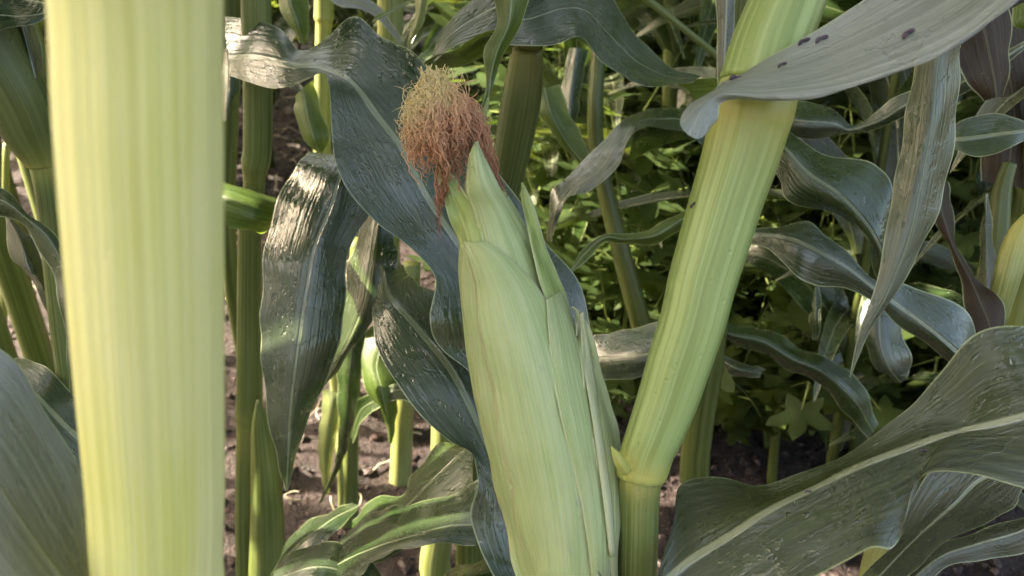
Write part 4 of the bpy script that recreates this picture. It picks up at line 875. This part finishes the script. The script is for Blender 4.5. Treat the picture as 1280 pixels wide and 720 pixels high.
for k, h in enumerate([1.5, 1.7, 1.35, 1.6, 1.45, 1.75]): corn_proto(40 + k, (0, 0, 0), h)
SHORT = []
for k, h in enumerate([.62, .75, .55, .68]):
    rg = random.Random(300 + k)
    t = thing('corn_plant', 'short leafy corn plant in the tangle right of the ear', 'corn plant', (0, 0, 0), 'short corn plants in the tangle behind the ear')
    tube_pts('stalk', [(.05 * z, .03 * z, z) for z in np.linspace(-.02, h, 6)], np.linspace(.009, .004, 6), STEMD, t, seg=10, n=2)
    az = rg.uniform(0, 360)
    for i in range(10):
        z = .06 + (h - .06) * i / 10
        corn_leaf('leaf', t, rg.choice([LEAF, LEAFB, LEAF, LEAFO, LEAFB]), .05 * z, .03 * z, z, az + 180 * (i % 2) + rg.uniform(-45, 45), rg.uniform(.3, .55), rg.uniform(.035, .07), rg.uniform(45, 75), rg.uniform(-80, -20), rg, nseg=8)
    SHORT.append(t)
used_s = set()
used_p = set()
def put(protos, used, x, y, rz, sc, label=None):
    k = exec_rng.randrange(len(protos)); o = protos[k]
    if k in used: o = copy_tree(o)
    used.add(k); o.location = base(x, y); o.rotation_euler = (0, 0, rz); o.scale = (sc,) * 3
    if label: o['label'] = label
    return o
SPOTS = []
rr_ = random.Random(21)
for row, yy in enumerate([1.7, 2.1, 2.6, 3.1, 3.7, 4.4, 5.2, 6.2]):
    step = .21 if yy < 3 else .28
    x = -yy * .72 - .3
    while x < yy * .72 + .3:
        SPOTS.append((x + rr_.uniform(-.07, .07), yy + rr_.uniform(-.16, .16))); x += step
SPOTS += [(.1, 1.22), (.38, 1.08), (.6, 1.32), (.15, 1.45), (.45, 1.5), (.85, 1.05), (.68, .92), (1.1, 1.3), (.22, 1.02), (.48, 1.32), (.75, 1.5), (.3, 1.55), (1.0, 1.6), (.95, .55), (.02, 1.6), (.35, 1.2), (.62, 1.1), (.88, 1.25), (.55, .85), (.78, .72), (1.05, .9), (.12, 1.35)]
# unseen rows added outside the picture to shade it
for y_ in (.28, .0, -.3, -.6): SPOTS += [(-.62 - rr_.uniform(0, .1), y_), (-1.25, y_ + .1), (-1.8, y_)]
SPOTS += [(-1.9, .95)]
SPOTS += [(-.6, -.5), (.3, -.9)]
def zone(o, x, y):
    if y < .6 or abs(x) > .64 * y * 1.15 + .25: z = ('corn plant just outside the picture beside the camera', 'corn plants around the camera')
    elif x < -.16 * y: z = ('corn plant in the back rows beyond the dark soil at the upper left', 'corn plants in the rows at the upper left')
    elif x < .22 * y: z = ('corn plant in the shaded tangle behind the silk and ear', 'corn plants in the rows behind the ear')
    else: z = ('corn plant in the shaded rows right of the leaning stalk', 'corn plants in the rows at the right')
    o['label'], o['group'] = z
for x, y in SPOTS: zone(put(PROT, used_p, x, y, rr_.uniform(0, 6.28), rr_.uniform(.85, 1.1)), x, y)

for k in range(20):
    y = 1.0 + 1.5 * rr_.random(); x = rr_.uniform(.03 - .08 * y, .2 + .62 * y)
    put(SHORT, used_s, x, y, rr_.uniform(0, 6.28), rr_.uniform(.75, 1.1))
for x, y in ((.5, .64), (.40, .74), (.62, .72), (.33, .64), (.72, .62), (.50, .80)): put(SHORT, used_s, x, y, rr_.uniform(0, 6.28), .7)
for x, y in ((-.55, 1.75), (-.9, 1.6), (-1.2, 1.9), (-.7, 2.2), (-.35, 1.9)): put(SHORT, used_s, x, y, rr_.uniform(0, 6.28), 1.0)
# tall plants added just left of the picture to keep the sun off the ear
for i, (x, y, zl) in enumerate([(-.52, .36, .69), (-.66, .22, .69), (-.50, .08, .69), (-.85, .40, .69), (-1.05, .25, .8), (-.50, .54, .86), (-.45, .72, .92), (-.62, .90, .95), (-.50, 1.08, .95), (-.85, .66, .95), (-.80, 1.2, .95), (-1.1, .5, 1.0), (-.43, .46, .69), (-.36, .40, .69), (-.42, .36, .69), (-.42, .60, .74), (-.40, .53, .70), (-.55, .46, .75), (-.43, .82, .9), (-.46, .95, .9), (-.30, .50, .69), (-.33, .56, .70)]):
    t = thing('corn_plant', 'added tall corn plant left of the camera whose upper leaves shade the ear', 'corn plant', base(x, y), 'added tall corn plants that block the sun')
    tube_pts('stalk', [(x, y, z) for z in np.linspace(-.02, zl + .01, 5)], [.011] * 5, STEM, t, seg=12, n=2)
    corn_top(t, x, y, zl, 1.6, 8, 100 + i, zmin=zl)
    if (x, y) in ((-.36, .40), (-.42, .36)):  # extra wide leaves added to block the sun from the leaves further right
        q = random.Random(5)
        for z, az, e in ((.70, 84, 10), (.73, 78, 12), (.76, 92, 12), (.79, 95, 18), (.84, 60, 18)): corn_leaf('leaf', t, LEAF, x, y, z, az, .5, .11, e, -8, q, zmin=.68)

# weeds with lobed leaves
def lobed(c, dirv, up, s, rg):
    side = dirv.cross(up).normalized(); n = 22; out = []
    for i in range(n):
        a = -math.pi + 2 * math.pi * i / n
        r = s * (.62 + .24 * math.cos(a * 5) * (1 if abs(a) < 2.6 else .3) + .07 * math.cos(a * 15)) * (.75 + .35 * math.cos(a / 2))
        out.append(c + dirv * (math.cos(a) * r + s * .45) + side * math.sin(a) * r * 1.05 + up * (-.35 * (r * math.sin(a)) ** 2 / s + .05 * s * math.cos(a * 5) + rg.uniform(-.02, .02) * s))
    return c + dirv * s * .4 - up * s * .06, out
def weed_proto(seed, h, nst, s0, mat):
    rg = random.Random(seed)
    t = thing('weed_plant', 'leafy weed with lobed leaves in the shade behind the leaning stalk', 'weed', (0, 0, 0), 'weeds growing under the corn')
    V_, F_, SV, SF = [], [], [], []
    for k in range(nst):
        a = rg.uniform(0, 6.28); out = rg.uniform(.1, .75); hh = h * rg.uniform(.55, 1.05); ppts = []
        for i in range(8):
            q = i / 7; ppts.append(Vector((math.cos(a) * out * h * q ** 1.4, math.sin(a) * out * h * q ** 1.4, hh * q)))
        o = len(SV)
        for i, p in enumerate(ppts):
            for j in range(4): SV.append(p + Vector((math.cos(j * 1.57), math.sin(j * 1.57), 0)) * .0016 * (1.3 - i / 8))
        SF += [(o + i * 4 + j, o + i * 4 + (j + 1) % 4, o + (i + 1) * 4 + (j + 1) % 4, o + (i + 1) * 4 + j) for i in range(7) for j in range(4)]
        for i in range(2, 8):
            for sgn in ((-1, 1) if i < 7 else (0,)):
                if rg.random() < .12: continue
                b = a + sgn * rg.uniform(.8, 1.9) + rg.uniform(-.3, .3); el = rg.uniform(-.35, .45)
                d = Vector((math.cos(b) * math.cos(el), math.sin(b) * math.cos(el), math.sin(el))); up = (Vector((0, 0, 1)) - d * d.z).normalized()
                up = (up + Vector((rg.uniform(-.35, .35), rg.uniform(-.35, .35), 0))).normalized(); pl = rg.uniform(.3, .9) * s0
                s = s0 * rg.uniform(.55, 1.15); c0 = ppts[i] + d * pl
                c, ring = lobed(c0, d, up, s, rg); o2 = len(V_); V_.append(c); V_ += ring; n = len(ring)
                F_ += [(o2, o2 + 1 + j, o2 + 1 + (j + 1) % n) for j in range(n)]
                o = len(SV); sd2 = d.cross(up) * .0009
                SV += [ppts[i] - sd2, ppts[i] + sd2, c0 + sd2 + d * s * .3, c0 - sd2 + d * s * .3]; SF.append((o, o + 1, o + 2, o + 3))
    mesh_obj('foliage', V_, F_, mat, t); mesh_obj('stem', SV, SF, WSTEM, t); return t
WP = [weed_proto(70 + k, h, n, s, m) for k, (h, n, s, m) in enumerate([(.30, 9, .032, WEED), (.24, 8, .026, WEEDY), (.36, 10, .036, WEED), (.20, 7, .022, WEED), (.28, 9, .028, WEEDY)])]
used_w = set(); WS = []
for k in range(230):
    y = .80 + 2.0 * rr_.random() ** 1.5; x = rr_.uniform(.13 - .06 * y, .16 + .58 * y)
    WS.append((x, y))
for k in range(46): WS.append((rr_.uniform(.13, .52), rr_.uniform(.74, 1.02)))
for k in range(14): WS.append((rr_.uniform(-1.6, -.3), rr_.uniform(2.0, 3.6)))
for x, y in WS:
    o = put(WP, used_w, x, y, rr_.uniform(0, 6.28), rr_.uniform(.7, 1.1) * (1 + .45 * max(0, min(1, y - .8))))
    if x < 0: o['label'], o['group'] = 'leafy weed far back among the rows at the left', 'weeds at the back left'

# dry roots and shreds of old leaf on the soil
def litter(n, xr, yr, seed, name, label):
    rg = random.Random(seed); V_, F_ = [], []
    for k in range(n):
        x, y = rg.uniform(*xr), rg.uniform(*yr); a = rg.uniform(0, 6.28); cu = rg.uniform(-5, 5); l = rg.uniform(.03, .13); wv = rg.uniform(.0006, .0022); o = len(V_); m = 12; z0 = rg.uniform(.001, .006); lift = rg.uniform(0, .03) * (rg.random() < .5)
        for i in range(m):
            a += cu / m; x += math.cos(a) * l / m; y += math.sin(a) * l / m; z = hgt(x, y) + z0 + wv + lift * math.sin(i / (m - 1) * math.pi)
            for j in range(3): V_.append((x - math.sin(a) * wv * math.cos(j * 2.09), y + math.cos(a) * wv * math.cos(j * 2.09), z + wv * .6 * math.sin(j * 2.09)))
        F_ += [(o + i * 3 + j, o + i * 3 + (j + 1) % 3, o + (i + 1) * 3 + (j + 1) % 3, o + (i + 1) * 3 + j) for i in range(m - 1) for j in range(3)]
    tag(mesh_obj(name, V_, F_, STRAW, None), label, 'litter', kind='stuff')
litter(260, (-.9, -.05), (.6, 2.4), 5, 'dry_litter', 'curly dry roots and shreds of old leaf on the soil at the left')
litter(120, (.05, 1.0), (.6, 2.0), 6, 'dry_litter', 'dry shreds and curls on the shaded soil under the weeds')

# slatted board seen through a gap at the right
def board():
    t0 = P(1172, 330, 2.3); gz = hgt(t0.x, t0.y)
    t = thing('slatted_board', 'pinkish brown slatted boards seen through the gap right of the hanging pale blade', 'slatted board', (t0.x, t0.y, gz))
    def box(name, c, sx, sy, sz):
        v = [Vector((x, y, z)) for x in (-sx, sx) for y in (-sy, sy) for z in (-sz, sz)]; f = [(0, 1, 3, 2), (4, 6, 7, 5), (0, 4, 5, 1), (2, 3, 7, 6), (0, 2, 6, 4), (1, 5, 7, 3)]
        rot = Matrix.Rotation(R(22), 3, 'Y'); o = mesh_obj(name, [rot @ p + Vector(c) for p in v], f, WOOD, t, smooth=False)
        md = o.modifiers.new('b', 'BEVEL'); md.width = .003; return o
    for k in range(6): box('slat', (t0.x + .00 + k * .016, t0.y, gz + .03 + k * .05), .30, .012, .019)
    for s in (-.22, .22): box('batten', (t0.x + .04 + s, t0.y + .028, gz + .14 - s * .4), .02, .012, .17)
board()
